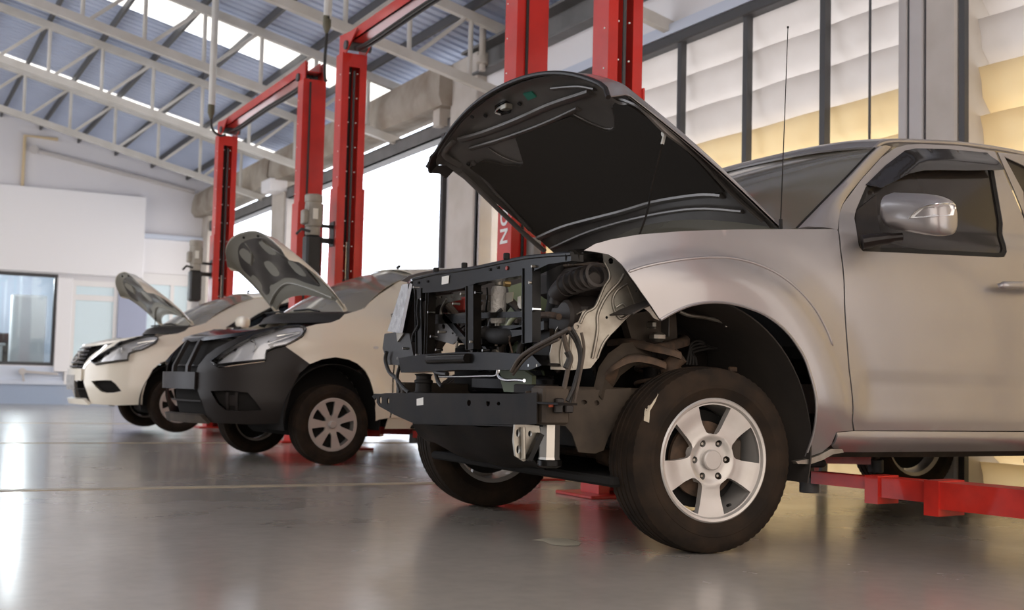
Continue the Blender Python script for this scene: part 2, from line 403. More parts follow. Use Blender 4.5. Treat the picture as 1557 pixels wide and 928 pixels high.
# side wall behind the cars: pillars, lintel band, openings
ZH, ZT = 3.86, 4.72
for i, (a, c) in enumerate(((1.0, 1.4), (5.78, 6.055), (13.2, 13.95), (20.95, 21.7), (26.5, 27.))):
    m_ = MB().box((6.38, a, 0), (6.95, c, ZT), bev=.015)
    trim(m_, 'cement')
    if i in (2, 3):   # door posts beside the pillars
        m_ = MB(); m_.box((6.42, c, 0), (6.62, c + .12, ZH), bev=.008); m_.box((6.44, c + .15, 0), (6.60, c + .2, ZH)); m_.box((6.40, a - .13, 0), (6.58, a - .03, ZH), bev=.008)
        trim(m_, 'doorgrey')
m_ = MB()
for y in (6.06, 6.215): m_.box((6.41, y, 0), (6.46, y + .024, ZT))
m_.box((6.39, 5.715, 0), (6.43, 5.765, ZH)); m_.box((6.40, 13.1, 0), (6.46, 13.22, ZH)); m_.box((6.38, 14.12, 0), (6.44, 14.2, ZH)); trim(m_, 'steel_dark')
trim(MB().box((6.39, 6.085, 0), (6.5, 6.213, ZT), bev=.008).box((6.395, 6.24, 0), (6.5, 6.32, ZT), bev=.008), 'doorgrey')
# lintel wall band over the louvred bays (near bays white)
struct(MB().box((6.52, -3, ZH + .1), (6.9, 13.3, 4.42)).build('wall_right', 'wallpanel'))
trim(MB().box((6.47, -3, ZH + .0), (6.6, 13.3, ZH + .1), bev=.01), 'steel_dark')
trim(MB().box((6.46, -3, ZH + .1), (6.55, 13.3, ZH + .2)), 'wallpale')
m_ = MB(); m_.box((6.35, -3, 4.42), (6.75, 13.6, 4.45)); m_.box((6.53, -3, 4.42), (6.57, 13.6, 4.78)); m_.box((6.35, -3, 4.75), (6.75, 13.6, 4.78)); trim(m_, 'steel_grey')
# far bays: stained plaster gutter beam, gap of daylight, metal head
for i, (a, c) in enumerate(((13.9, 21.2), (21.3, 27.))):
    V = []; rows = []
    n_ = 40
    for k in range(n_ + 1):
        y = a + (c - a) * k / n_; w = .03 * sin(y * 2.3) + .02 * sin(y * 5.1)
        rows.append([Vector((6.22 + w * .6, y, 4.17)), Vector((6.16 + w, y, 4.28)), Vector((6.17 + w * .8, y, 4.5)), Vector((6.2, y, 4.68)), Vector((6.6, y, 4.70)), Vector((6.6, y, 4.17))])
    trim(MB().grid(rows, closed=True).add(rows[0], [(0, 1, 2, 3, 4, 5)]).add(rows[-1], [(5, 4, 3, 2, 1, 0)]), 'plaster', 50)
    m_ = MB().box((6.42, a, 3.84), (6.62, c, 3.86)).box((6.42, a, 3.84), (6.44, c, 4.05)).box((6.42, a, 4.03), (6.62, c, 4.05)).box((6.44, a, 3.9), (6.47, c, 3.94)); trim(m_, 'steel_grey')
trim(MB().box((6.1, 20.9, 3.98), (6.42, 21.45, 4.2), bev=.01), 'wallpanel')
# louvred bays: translucent sheets hung between dark mullions
def louvre_bay(a, c, mull, idx):
    root = bpy.data.objects.new('window_%d' % idx, None); col.objects.link(root); root['kind'] = 'structure'
    m_ = MB()
    for y, w in mull: m_.box((6.5 if w > .05 else 6.55, y - w / 2, 0), (6.56, y + w / 2, ZH))
    m_.build('mullion', 'steel_dark', root)
    ys = [a] + [y for y, w in mull if w > .03] + [c]; g = .335
    for cream in (0, 1):  # lower sheets carry the sun glow as a yellow-cream colour
        mm = MB()
        for i in range(1):
            y0, y1 = a + .0, c - .0
            for k in range(12):
                zt = 3.9 - g * k; zb = zt - g
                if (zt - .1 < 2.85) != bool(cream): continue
                rows = []
                for q in range(41):
                    u = q / 40; y = y0 + (y1 - y0) * u; j = .012 * sin(40 * u + k * 1.3) + .01 * sin(17 * u + k)
                    rows.append([Vector((6.60 + j, y, zt)), Vector((6.63 + j, y, zt - .09)), Vector((6.64 + j, y, zt - .2)), Vector((6.72 + j, y, zb + .03)), Vector((6.78 + j, y, zb - .01))])
                mm.thick_grid(rows, .004)
        mm.build('louvre_panel', 'louvre_sunglow' if cream else 'louvre', root, ang=60)
    return root
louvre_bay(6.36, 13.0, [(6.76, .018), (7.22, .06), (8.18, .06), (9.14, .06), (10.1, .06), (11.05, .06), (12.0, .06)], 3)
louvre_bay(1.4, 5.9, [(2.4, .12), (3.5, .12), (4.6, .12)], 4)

# end wall
EY = YE
def E(px, py): p = at(px, py, y=EY); return p.x, p.z
zt = lambda x: ZR(x) + .02
m_ = MB()
for po in ([(-7.5, -.1), (1.0, -.1), (1.0, zt(1.0)), (-7.5, zt(-7.5))], [(1.0, -.1), (3.42, -.1), (3.42, .8), (1.0, .8)], [(1.0, 2.72), (3.42, 2.72), (3.42, zt(3.42)), (1.0, zt(1.0))], [(3.42, -.1), (6.95, -.1), (6.95, zt(6.95)), (3.42, zt(3.42))]): m_.prism(po, EY, EY + .2)
struct(m_.build('wall_far', 'wallwhite'))
xl, zb1 = E(-40, 410); xr, zt1 = E(220, 306)
struct(MB().box((-6, EY - .18, 2.74), (xr, EY, 4.50), bev=.01).build('trim_60', 'wallpanel'))
# office window with dark frame, and the office behind it
def frame_window(name, x0, x1, z0, z1, fw, fm_, y=None, cols=(), gm='clearglass', depth=.1):
    y = EY if y is None else y
    root = bpy.data.objects.new(name, None); col.objects.link(root); root['kind'] = 'structure'
    m_ = MB(); m_.box((x0, y - .05, z0 + fw), (x0 + fw, y - .05 + depth, z1 - fw)).box((x1 - fw, y - .05, z0 + fw), (x1, y - .05 + depth, z1 - fw)).box((x0, y - .05, z0), (x1, y - .05 + depth, z0 + fw)).box((x0, y - .05, z1 - fw), (x1, y - .05 + depth, z1))
    for c in cols: m_.box((c - fw / 2, y - .05, z0), (c + fw / 2, y - .05 + depth, z1))
    m_.build('window_frame', fm_, root); MB().box((x0 + fw * .5, y - .01, z0 + fw * .5), (x1 - fw * .5, y + .0, z1 - fw * .5)).build('pane', gm, root); return root
frame_window('window_5', 1.0, 3.42, .8, 2.72, .07, 'steel_dark', y=EY + .05, cols=(2.05,))
struct(MB().box((.2, EY + 3.2, -.1), (4.6, EY + 3.3, 3)).box((.2, EY + .2, -.1), (.3, EY + 3.3, 3)).box((4.5, EY + .2, -.1), (4.6, EY + 3.3, 3)).build('wall_office', mat('office_grey', (.30, .33, .38), .8)))
struct(MB().box((.2, EY + .2, 2.9), (4.6, EY + 3.3, 3)).build('ceiling_office', mat('office_ceiling', (.28, .28, .28), .8)))
struct(MB().box((.2, EY + .2, .02), (4.6, EY + 3.3, .1)).build('floor_office', mat('office_floor', (.35, .35, .36), .4)))
for x, y in ((3.25, EY + .6), (2.9, EY + 1.6)):
    lp = tag(MB().cyl((x, y, 2.86), (x, y, 2.9), .07).build('ceiling_light', mat('lit_downlight', (1, .95, .8), .5, emit=((1, .93, .75), 9))), 'small round lit spotlight in the office ceiling', 'light', 'office spotlights')
for x0, x1 in ((2.62, 3.3),):
    t = thing('cupboard', 'tall white cupboard seen through the office window', 'cupboard', (2.95, EY + .9, .1))
    MB().box((x0, EY + .7, .1), (x1, EY + 1.1, 2.3), bev=.01).build('body', 'white', t)
    MB().box((x0 + .02, EY + .68, .14), (x1 - .02, EY + .7, 2.26), bev=.005).build('door', 'white', t)
t = thing('counter', 'white counter standing low behind the office window', 'counter', (2.2, EY + .7, .1))
MB().box((1.1, EY + .5, .1), (2.45, EY + .9, 1.2), bev=.01).build('body', 'white', t); MB().box((1.05, EY + .45, 1.2), (2.5, EY + .95, 1.25), bev=.01).build('top', 'white', t)
t = thing('office_chair', 'dark office chair between white counter and tall cupboard', 'chair', (2.55, EY + 1.6, .1))
MB().box((2.35, EY + 1.45, .55), (2.8, EY + 1.9, .65), bev=.03).build('seat', 'plastic', t); MB().box((2.35, EY + 1.88, .7), (2.8, EY + 1.95, 1.5), bev=.03).build('backrest', 'plastic', t)
m_ = MB().cyl((2.57, EY + 1.67, .2), (2.57, EY + 1.67, .56), .03)
for k in range(5): m_.bar((2.57, EY + 1.67, .2), (2.57 + .26 * cos(k * 1.257), EY + 1.67 + .26 * sin(k * 1.257), .14), .04, .04)
m_.build('base', 'plastic', t)
tag(MB().lathe([(.001, 0), (.11, .0), (.13, .1), (.08, .25), (.12, .4), (.17, .55), (.14, .72), (.06, .8), (.001, .82)], (2.2, EY + .7, 1.25), (0, 0, 1), 24).build('vase', mat('cream_vase', (.7, .68, .62), .5)), 'tall pale rounded vase on the counter in the office', 'vase')
# glazed doors and panels along the wall
def e(px, py): p = at(px, py, y=EY - .05); return p.x, p.z
def wbox(px0, py0, px1, py1, d0, d1, m_name, nm=None, bev=.01):
    x0, z1 = e(px0, py0); x1, z0 = e(px1, py1)
    o = MB().box((x0, EY - d1, z0), (x1, EY - d0, z1), bev=bev)
    return o
trim(wbox(88, 422, 104, 566, 0, .12, 0), 'wallpanel')
d1 = bpy.data.objects.new('door_1', None); col.objects.link(d1); d1['kind'] = 'structure'
xa, za = e(104, 424); xb, zb_ = e(178, 566)
m_ = MB()
for x0, x1 in ((xa, xa + .16), (xb - .14, xb)): m_.box((x0, EY - .1, .42), (x1, EY, 2.62))
m_.box((xa + .002, EY - .09, 2.5), (xb - .002, EY, 2.618)).box((xa + .002, EY - .09, 2.2), (xb - .002, EY, 2.32)).box((xa + .002, EY - .09, .422), (xb - .002, EY, .62)); m_.build('door_frame', 'white', d1)
MB().box((xa + .05, EY - .06, .5), (xb - .05, EY - .02, 2.6)).build('pane', 'paleblueglass', d1)
x0_, _ = e(180, 430); x1_, _ = e(219, 540)
trim(MB().box((x0_, EY - .16, .0), (x1_, EY, 2.62), bev=.01), mat('blue_grey_column', (.38, .42, .56), .6))
d2 = bpy.data.objects.new('door_2', None); col.objects.link(d2); d2['kind'] = 'structure'
xa, _ = e(216, 400); xb = 6.2
m_ = MB(); m_.box((xa, EY - .1, 2.62), (xb, EY - .0, 2.858)).box((xa, EY - .1, .3), (xb, EY, .5)).box((xa + .003, EY - .09, .5), (xa + .1, EY, 2.62)).box((xb - .1, EY - .09, .5), (xb - .003, EY, 2.62)).box((xa + .62, EY - .09, .5), (xa + .7, EY, 2.62)); m_.build('door_frame', 'white', d2)
MB().box((xa + .05, EY - .06, .4), (xb - .05, EY - .02, 2.7)).build('pane', 'paleblueglass', d2)
trim(MB().box((xa, EY - .05, 2.86), (6.38, EY, 3.62), bev=.01), 'wallpanel'); trim(MB().box((xa - .02, EY - .14, 3.62), (6.38, EY, 3.72), bev=.01), 'wallpale')
struct(MB().box((-7.5, EY - .05, .0), (6.38, EY, .42)).build('baseboard_far', 'wallblue'))
trim(MB().box((-7.5, EY - .09, .40), (6.38, EY, .50), bev=.01), 'wallpale'); trim(MB().box((-7.5, EY - .03, .50), (3.6, EY, .78)), 'wallpale')
# pipes on the end wall
def ep(px, py, off=.06): p = at(px, py, y=EY - off); return (p.x, EY - off, p.z)
q = MB().tube([ep(33, 300), ep(38, 206), ep(88, 212)], .035, 8); tag(q.build('wall_pipe', 'yellowpipe'), 'thin cream pipe bent at a right angle high on the end wall', 'pipe')
q = MB().tube([ep(54, 228), ep(296, 292)], .05, 8); q.cyl(ep(52, 227.5, .0), ep(52, 227.5, .14), .09); tag(q.build('wall_pipe', 'doorgrey'), 'long grey pipe sloping down along the far end wall', 'pipe')
q = MB(); q.cyl(ep(34, 565, .02), ep(34, 565, .16), .07).bar(ep(34, 565, .1), ep(88, 569, .1), .05, .05).bar(ep(34, 566, .1), ep(36, 580, .1), .04, .04); tag(q.build('wall_rail', 'doorgrey'), 'short grey rail below the office window', 'rail')
# things on the side wall
q = MB().tube([at(735, 12, x=6.3), at(733, 108, x=6.3)], .04, 8); q.cyl(at(733, 86, x=6.28), at(733, 96, x=6.28), .07); trim(q, 'cement')
trim(MB().box((6.30, 14.1, 3.95), (6.62, 14.3, 4.72)), 'cement')
# hanging cables from the roof
def cable(pts, label, plug, conduit):
    o = thing('hanging_cable', label, 'cable', pts[0], 'cables hanging down to the lifts')
    MB().tube(pts, .016, 8, smooth=6).build('cord', 'hose', o); a = Vector(plug); MB().tube(conduit, .045, 10).build('conduit', 'steel_white', o); MB().tube([a + Vector((0, 0, .16)), a + Vector((0, 0, .1)), a, a + Vector((0, 0, -.08))], [.02, .045, .045, .015], 10).build('plug', mat('dull_olive_plastic', (.12, .11, .07), .6), o); return o

# office lamps' light
for x, y in ((2.9, EY + 1.6), (1.6, EY + 1.2)):
    l = bpy.data.lights.new('office_lamp', 'POINT'); l.energy = 140; l.shadow_soft_size = .1; q = bpy.data.objects.new('office_lamp', l); col.objects.link(q); q.location = (x, y, 2.7)
struct(MB().box((-7.6, -3, -.1), (-7.5, 9, 8.3)).build('wall_left', mat('left_wall', (.30, .27, .245), .85)))  # unseen wall, kept dark and cut short to shape the light

q = [at(x_, y_, z=0) for x_, y_ in ((808, 822), (832, 819), (862, 820), (884, 826), (880, 830), (858, 831), (838, 829), (826, 824))]
c_ = sum(q, Vector()) / 8; tag(MB().add([p + Vector((0, 0, .0015)) for p in q] + [p + (c_ - p) * .15 + Vector((0, 0, .003)) for p in q], [tuple(range(8, 16))] + [(i, (i + 1) % 8, (i + 1) % 8 + 8, i + 8) for i in range(8)]).build('dried_spill', mat('dried_cream_spill', (.42, .38, .29), .6)), 'small dried cream spill on the grey floor before the front wheels', 'spill')

struct(MB().box((-7.6, 21.5, -.1), (-7.5, 27, 8.3)).build('wall_left', 'wallwhite'))  # unseen piece added to cut reflections, leaving a gap for light
# ================================================================== two-post lifts
def lift_post(y, sgn, parent, far, z1=3.80, ybase=0):
    """column .25 x .18, open channel towards sgn (-1: towards -y)"""
    x0, x1, t = 3.88, 4.13, .012
    yb = y + .18
    yo, yc = (y, yb) if sgn < 0 else (yb, y)                    # open side, closed side
    fl = .07
    m_ = MB(); s = 1 if yc > yo else -1
    m_.box((x0, yo, 0), (x0 + t, yc, z1)).box((x1 - t, yo, 0), (x1, yc, z1)).box((x0 + t, yc - s * t, 0), (x1 - t, yc, z1))
    m_.box((x0 + t, yo, 0), (x0 + fl, yo + s * t, z1)).box((x1 - fl, yo, 0), (x1 - t, yo + s * t, z1))
    m_.box((x0 + fl, yo, z1 - .12), (x1 - fl, yo + s * t, z1)).box((x0, min(yo, yc), z1), (x1, max(yo, yc), z1 + .012))
    p = m_.build('post', 'red', parent)
    m_ = MB(); e_ = .014                                        # lower sleeve and foot plate
    m_.box((x0 - e_, min(yo, yc) - e_, .02), (x0, max(yo, yc) + e_, 2.5)).box((x1, min(yo, yc) - e_, .02), (x1 + e_, max(yo, yc) + e_, 2.5))
    m_.build('post_sleeve', 'red', p)
    MB().box((3.75, y - .12, 0), (4.28, y + .30, .02), bev=.004).build('base_plate', 'redworn', p)
    m_ = MB()
    for k in range(14):
        for xx, r_ in ((x0 + fl + .012, .006), (x1 - fl - .02, .006)):
            m_.cyl((xx, yo + s * .02, .5 + k * .24), (xx, yo + s * .012, .5 + k * .24), r_, 8)
    for k in range(5): m_.cyl((x0 - .001, yo + s * .04, 2.6 + k * .25), (x0 - .006, yo + s * .04, 2.6 + k * .25), .006, 8)
    m_.build('bolt', 'whitemark', p)['kind'] = 'stuff'
    MB().tube([(x1 - fl - .045, yo + s * .03, .3), (x1 - fl - .045, yo + s * .03, z1 - .15)], .012, 8).build('lift_chain', 'steel_dark', p)
    MB().box((x0 + fl + .012, yo + s * .03, .25), (x1 - fl - .06, yc - s * .03, 1.62), bev=.006).build('ram_cover', 'tankblack', p)
    MB().tube([(4.0, yo + s * .06, 1.6), (4.0, yo + s * .06, 1.98)], .018, 10).build('ram_rod', 'chrome', p)
    MB().tube([(4.0, yc - s * .06, 1.9), (4.0, yc - s * .06, z1 - .1)], .02, 8).build('hose', 'hose', p)
    if sgn > 0:                                                 # back of a near post: cable down the outside
        MB().tube([(3.955, y - .012, .3), (3.955, y - .012, z1 - .02)], .011, 8).build('cable', 'hose', p)
    # carriage at the foot
    MB().box((3.84, yo - s * .10, .13), (4.17, yo + s * .10, .72), bev=.01).build('carriage', 'redworn', p)
    return p
def power_unit(y, lift_):
    parent = None
    r0 = MB().cyl((3.66, y, 2.02), (3.66, y, 2.10), .07, 20, bev=.006); 
    m_ = MB().cyl((3.66, y, 2.1), (3.66, y, 2.40), .078, 28, bev=.01); m_.cyl((3.66, y, 2.33), (3.66, y, 2.41), .086, 28, bev=.012).box((3.55, y - .05, 2.12), (3.6, y + .05, 2.26), bev=.01)
    for k in range(16):
        a = 2 * PI * k / 16; m_.box((3.66 + .076 * cos(a) - .004, y + .076 * sin(a) - .004, 2.12), (3.66 + .076 * cos(a) + .008 * cos(a) + .004, y + .076 * sin(a) + .008 * sin(a) + .004, 2.32))
    o = m_.build('motor', 'motor', lift_); parent = o; r0.build('pump_block', 'motor', parent)
    MB().box((3.63, y - .087, 2.17), (3.68, y - .082, 2.27)).build('rating_plate', 'labelwhite', o)
    MB().box((3.585, y - .07, 1.62), (3.735, y + .08, 2.02), bev=.02).build('oil_tank', 'tankblack', parent)
    m_ = MB(); m_.bar((3.7, y, 2.12), (3.9, y + .03, 2.12), .03, .03).bar((3.7, y, 1.98), (3.9, y + .03, 1.98), .03, .05).tube([(3.62, y - .05, 2.05), (3.54, y - .03, 2.07), (3.5, y, 2.02)], .014, 8); m_.box((3.86, y - .03, 1.93), (3.88, y + .09, 2.17)); m_.build('bracket', 'tankblack', parent)
def lift_arm(p0, p1, parent, z=.19, h=.11, stages=3):
    """telescopic arm with a height-adjustable pad at its tip"""
    p0, p1 = Vector((*p0, 0)), Vector((*p1, 0)); d = p1 - p0; L = d.length; t = d / L; a = t.cross(Vector((0, 0, 1)))
    segs = ((0., .52, .15, h), (.48, .74, .115, h * .78), (.72, .97, .075, h * .5)); root = None
    for k, (s0, s1, w, hh) in enumerate(segs):
        m_ = MB(); q0, q1 = p0 + t * L * s0, p0 + t * L * s1; zz = z + h - hh / 2 - .004 * k
        m_.bar(q0 + Vector((0, 0, zz)), q1 + Vector((0, 0, zz)), w, hh)
        if k < 2: m_.bar(q1 - t * .07 + Vector((0, 0, zz - .012)), q1 + Vector((0, 0, zz - .012)), w + .025, hh + .035)
        if k == 0: m_.bar(q0 + t * .0 + Vector((0, 0, zz)), q0 + t * .25 + Vector((0, 0, zz)), w + .06, hh + .05)
        if root is None: root = m_.build('arm', 'redworn', parent)
        else: m_.build('arm_extension', 'redworn', root)
    m_ = MB(); m_.cyl(p1 + Vector((0, 0, z + .0)), p1 + Vector((0, 0, z + .075)), .045, 20, bev=.004).build('pad_socket', 'steel_dark', root)
    MB().cyl(p1 + Vector((0, 0, z + .06)), p1 + Vector((0, 0, z + .13)), .022, 16).build('pad_screw', 'rust', root)
    MB().cyl(p1 + Vector((0, 0, z + .12)), p1 + Vector((0, 0, z + .155)), .075, 24, bev=.008).build('rubber_pad', 'rubber_clean', root)
    return root
def beam_top(ya, yb, parent):
    """overhead beam from the near post (ya) to the far post (yb) with gussets and hoses"""
    y0, y1 = ya + .05, yb + .1; z = 3.95
    m_ = MB(); m_.box((3.93, y0, z - .05), (4.08, y1, z - .038)).box((3.93, y0, z - .05), (3.942, y1, z + .06)).box((4.068, y0, z - .05), (4.08, y1, z + .06))
    b_ = m_.build('overhead_beam', 'red', parent)
    for y, s in ((yb, -1), (ya + .18, 1)):
        m_ = MB()
        for x in (3.9, 4.1): m_.prism([(0, 0), (0, 0)], 0, 0) if False else m_.add([(x, y + .16 * -s, 3.80), (x, y + .02 * s, 3.80), (x, y + .32 * s, z + .02), (x, y + .16 * -s, z + .06), (x + .012, y + .16 * -s, 3.80), (x + .012, y + .02 * s, 3.80), (x + .012, y + .32 * s, z + .02), (x + .012, y + .16 * -s, z + .06)], [(0, 1, 2, 3), (7, 6, 5, 4), (0, 4, 5, 1), (1, 5, 6, 2), (2, 6, 7, 3), (3, 7, 4, 0)])
        m_.build('gusset', 'red', b_)
        MB().cyl((3.88, y + .05 * s, 3.87), (4.14, y + .05 * s, 3.87), .045, 16).build('pulley', 'steel_dark', b_)
    for k, (x, dz, r_) in enumerate(((3.98, -.13, .018), (4.02, -.15, .018))):
        MB().tube([(x, y1 - .1, 3.86), (x, y1 - .5, 3.86 + dz * .3), (x, (y0 + y1) / 2, 3.86 + dz * .2), (x, y0 + .5, 3.86 + dz * .3), (x, y0 + .1, 3.88)], r_, 8, smooth=6).build('hose', 'hose', b_)
    return b_
def lift(yn, yf, label, near=True):
    t = thing('car_lift', label, 'car lift', (4.0, yf, 0), 'red two post car lifts')
    pf = lift_post(yf, -1, t, True); pn = lift_post(yn, 1, t, False)
    power_unit(yf + .06, t); beam_top(yn, yf, t); return t, pn, pf
LF = {}
for k, (yn, yf, lb) in enumerate(((2.65, 6.2, 'nearest red lift, its far post right behind the raised truck bonnet'), (7.4, 11.0, 'middle red lift around the cream car without painted bumper'), (12.2, 15.7, 'farthest red lift around the complete cream car at the left'))):
    LF[k] = lift(yn, yf, lb)
t, pn, pf = LF[0]
lift_arm((4.06, 2.95), (3.885, 4.38), t); lift_arm((4.1, 2.95), (5.35, 4.3), t)
lift_arm((4.0, 6.05), (3.45, 5.35), t, z=.14); lift_arm((4.05, 6.0), (5.3, 5.4), t)
t, pn, pf = LF[1]
lift_arm((4.0, 7.7), (3.95, 9.15), t, z=.16); lift_arm((4.1, 7.7), (5.2, 9.2), t, z=.16); lift_arm((4.0, 10.9), (3.9, 10.2), t, z=.16); lift_arm((4.1, 10.9), (5.2, 10.2), t, z=.16)
t, pn, pf = LF[2]
lift_arm((4.0, 12.5), (3.9, 13.7), t, z=.16); lift_arm((4.1, 12.5), (5.1, 13.7), t, z=.16); lift_arm((4.0, 15.6), (3.8, 14.8), t, z=.16); lift_arm((4.1, 15.6), (5.1, 14.7), t, z=.16)
# lettering reading upwards on the near post of the middle lift
tx = bpy.data.curves.new('lettering', 'FONT'); tx.body = 'NOI'; tx.size = .155; tx.extrude = .001; tx.align_x = 'LEFT'; tx.space_character = 1.1; tx.offset = .003
tmp = bpy.data.objects.new('lettering', tx); col.objects.link(tmp); bpy.context.view_layer.update()
me_ = bpy.data.meshes.new_from_object(tmp.evaluated_get(bpy.context.evaluated_depsgraph_get())); bpy.data.objects.remove(tmp); bpy.data.curves.remove(tx)
me_.materials.clear(); me_.materials.append(M['whitemark']); to = bpy.data.objects.new('lettering', me_); col.objects.link(to)
pz = at(768, 372, x=3.864)
# text x-axis up (z), text y-axis towards +y (its top leans away), normal -x
to.matrix_world = Matrix.Translation((3.864, 7.44, pz.z)) @ Matrix(((0, 0, -1), (0, 1, 0), (1, 0, 0))).to_4x4()
bpy.context.view_layer.update()
_mw = to.matrix_world.copy(); to.parent = LF[1][1]; to.matrix_parent_inverse = LF[1][1].matrix_world.inverted(); to.matrix_world = _mw
MB().box((3.80, 7.30, 1.18), (3.87, 7.40, 1.42), bev=.01).build('control_box', mat('grey_switch_box', (.3, .3, .28), .5), LF[1][1]).location = (0.19, 0.0, .25)
cp = lambda pts, y: [at(a_, b_, y=y) for a_, b_ in pts]
q_ = at(327, 20, y=15.4); cable(cp([(322, 162), (321, 185), (324, 198), (334, 206), (343, 205)], 15.4), 'pipe and dark cable hanging down to the top of the farthest lift post', at(321, 172, y=15.4), [(q_.x, 15.4, ZR(q_.x)), at(322, 160, y=15.4)])
q_ = at(500, 0, y=12.1); cable(cp([(498, 30), (497, 50), (494, 90), (494, 118), (497, 124)], 12.1), 'pipe and dark cable dropping to the pair of lift posts at the middle', at(497, 40, y=12.1), [(q_.x, 12.1, ZR(q_.x)), at(498, 30, y=12.1)])
# ================================================================== surfaces traced by solving for their own coordinates
def unproj(f, px, py, g):
    """(u,v) on surface f whose image is the given point of the photograph"""
    u, v = g
    for it in range(30):
        a = pix(f(u, v)); e = 1e-4; bu = pix(f(u + e, v)); bv = pix(f(u, v + e))
        j11, j21, j12, j22 = (bu[0] - a[0]) / e, (bu[1] - a[1]) / e, (bv[0] - a[0]) / e, (bv[1] - a[1]) / e
        d = j11 * j22 - j12 * j21
        if abs(d) < 1e-6: break
        ex, ey = px - a[0], py - a[1]; du, dv = (ex * j22 - ey * j12) / d, (ey * j11 - ex * j21) / d
        m = max(abs(du), abs(dv)); k = .25 / m if m > .25 else 1
        u += du * k; v += dv * k
        if m < 1e-6: break
    return u, v
def tr(f, pts, g):
    out = []
    for p in pts:
        if len(p) == 3: out.append((p[1], p[2])); g_ = out[-1]; continue    # ('s', u, v)
        g = unproj(f, p[0], p[1], g); out.append(g)
    return out

# ================================================================== silver pickup truck
YN, YC = 3.95, 4.98
def ymir(x, y, z): return (x, 2 * YC - y, z)
def yT(x, z, flare=True):
    y = YN + .0
    if z > 1.0: y += .06 * min(1.3, (z - 1.0) / .34) ** 2
    if z > 1.36: y += .30 * (z - 1.36)
    if z < .66: y += .05 * ((.66 - z) / .26) ** 2
    if x < 2.95: y += .10 * ((2.95 - x) / .55) ** 2
    if x > 3.7:                                                # lower door recess
        k = sstep(.738, .722, z) * sstep(.575, .60, z) * sstep(3.79, 3.82, x); y += .009 * k
    r = math.hypot(x - 2.93, z - .42)
    if z > .3: y -= .006 * sstep(.80, .765, r) * sstep(.45, .75, z) + .034 * sstep(.98, .66, r) * sstep(.35, .62, z) * sstep(1.33, 1.05, z)
    return y
ST = lambda x, z: Vector((x, yT(x, z), z))
truck = thing('pickup_truck', 'silver pickup truck with raised bonnet and stripped front, its engine bay uncovered', 'pickup truck', (3.03, YC, 0))
def both(name, fn, material, ang=35, mirror=True, label=None):
    m_ = MB(); fn(m_); o = m_.build(name, material, truck, ang)
    if label: o['label'] = label
    if mirror: m_.mirrored(ymir).build(name, material, truck, ang)
    return o
t_ = lambda pts, g=(3.5, 1.): tr(ST, pts, g)
fender = t_([(888, 381), (905, 371), (930, 364), (970, 357), (1040, 351.5), (1120, 349), (1200, 348.5), (1273, 348.5), (1277, 380), (1283, 460), (1290, 560), (1295, 640), (1297, 655), (1272, 657), (1264, 676), (1250, 688), (1224, 697),
             (1227, 688), (1236, 662), (1240.6, 631), (1238.5, 595), (1225.6, 551), (1214, 529), (1200, 509.5), (1182, 492), (1161, 478), (1142, 470), (1122, 464), (1102, 460.5), (1083, 459.6), (1063, 461.5), (1044.6, 466), (1024, 475), (1004, 486.5),
             (990, 465), (975, 444), (958, 420), (945, 402), (935, 393), (925, 387), (905, 383)], (2.5, 1.2))
both('front_fender', lambda m_: shell(m_, fender, [], ST, .018, .006), 'silver', 45)
cz_ = t_([(955, 414), (975, 407), (1000, 401), (1040, 394.5), (1080, 391.5), (1110, 392.5), (1145, 400), (1180, 415), (1210, 437), (1238, 468), (1256, 500), (1267, 527)], (2.6, 1.1))
both('crease_ridge', lambda m_: m_.tube([ST(*p) + Vector((0, .0015, 0)) for p in cz_], [.001] + [.007] * 54 + [.001], 8, smooth=5), 'silver', 80)  # thin bead added along the crease to draw its highlight line
# thin bright lip round the arch
lip = [ST(*p) + Vector((0, -.002, 0)) for p in spl2(fender[17:34], 3)]
both('arch_lip', lambda m_: m_.tube(lip, .006, 6), 'silver')
door = t_([(1275.5, 350), (1279, 380), (1285, 460), (1292, 560), (1297, 640), (1299.5, 655), ('s', 4.93, .497), ('s', 4.93, 1.30), (1557, 333), (1535, 282), (1513, 230.5), (1460, 222), (1401, 219), (1380, 220), (1362, 224.5), (1340, 240), (1310, 273), (1281, 312)], (3.7, 1.3))
glass = t_([(1302, 318), (1299, 332), (1303, 355), (1306, 374), (1312, 382), (1400, 386), (1518, 391.5), (1527, 391), (1531, 383), (1525, 340), (1508, 240), (1500, 232), (1440, 227), (1400, 225.5), (1376, 230), (1350, 249), (1316, 285)], (3.8, 1.4))
both('front_door', lambda m_: shell(m_, door, [glass], ST, .035, .006), 'silver', 45)
def inset(poly, d):
    n = len(poly); A = sum(poly[i][0] * poly[(i + 1) % n][1] - poly[(i + 1) % n][0] * poly[i][1] for i in range(n)); s = 1 if A > 0 else -1; out = []
    for i in range(n):
        a, b, c = Vector(poly[i - 1]), Vector(poly[i]), Vector(poly[(i + 1) % n]); t1, t2 = (b - a).normalized(), (c - b).normalized()
        nn = Vector((-t1.y - t2.y, t1.x + t2.x)) * s; k = max(.5, nn.length ** 2 / 2); q = b + nn.normalized() * d * min(1.6, 1 / math.sqrt(k / 2 + .01) if k else 1); out.append((q.x, q.y))
    return out
SG = lambda x, z: Vector((x, yT(x, z) + .012, z))
both('window_rubber', lambda m_: shell(m_, inset(glass, -.004), [inset(glass, .022)], lambda x, z: Vector((x, yT(x, z) + .004, z)), .03, .01), 'rubber_clean')
both('window_glass', lambda m_: shell(m_, inset(glass, .01), [], SG, .05, .004), 'tint')
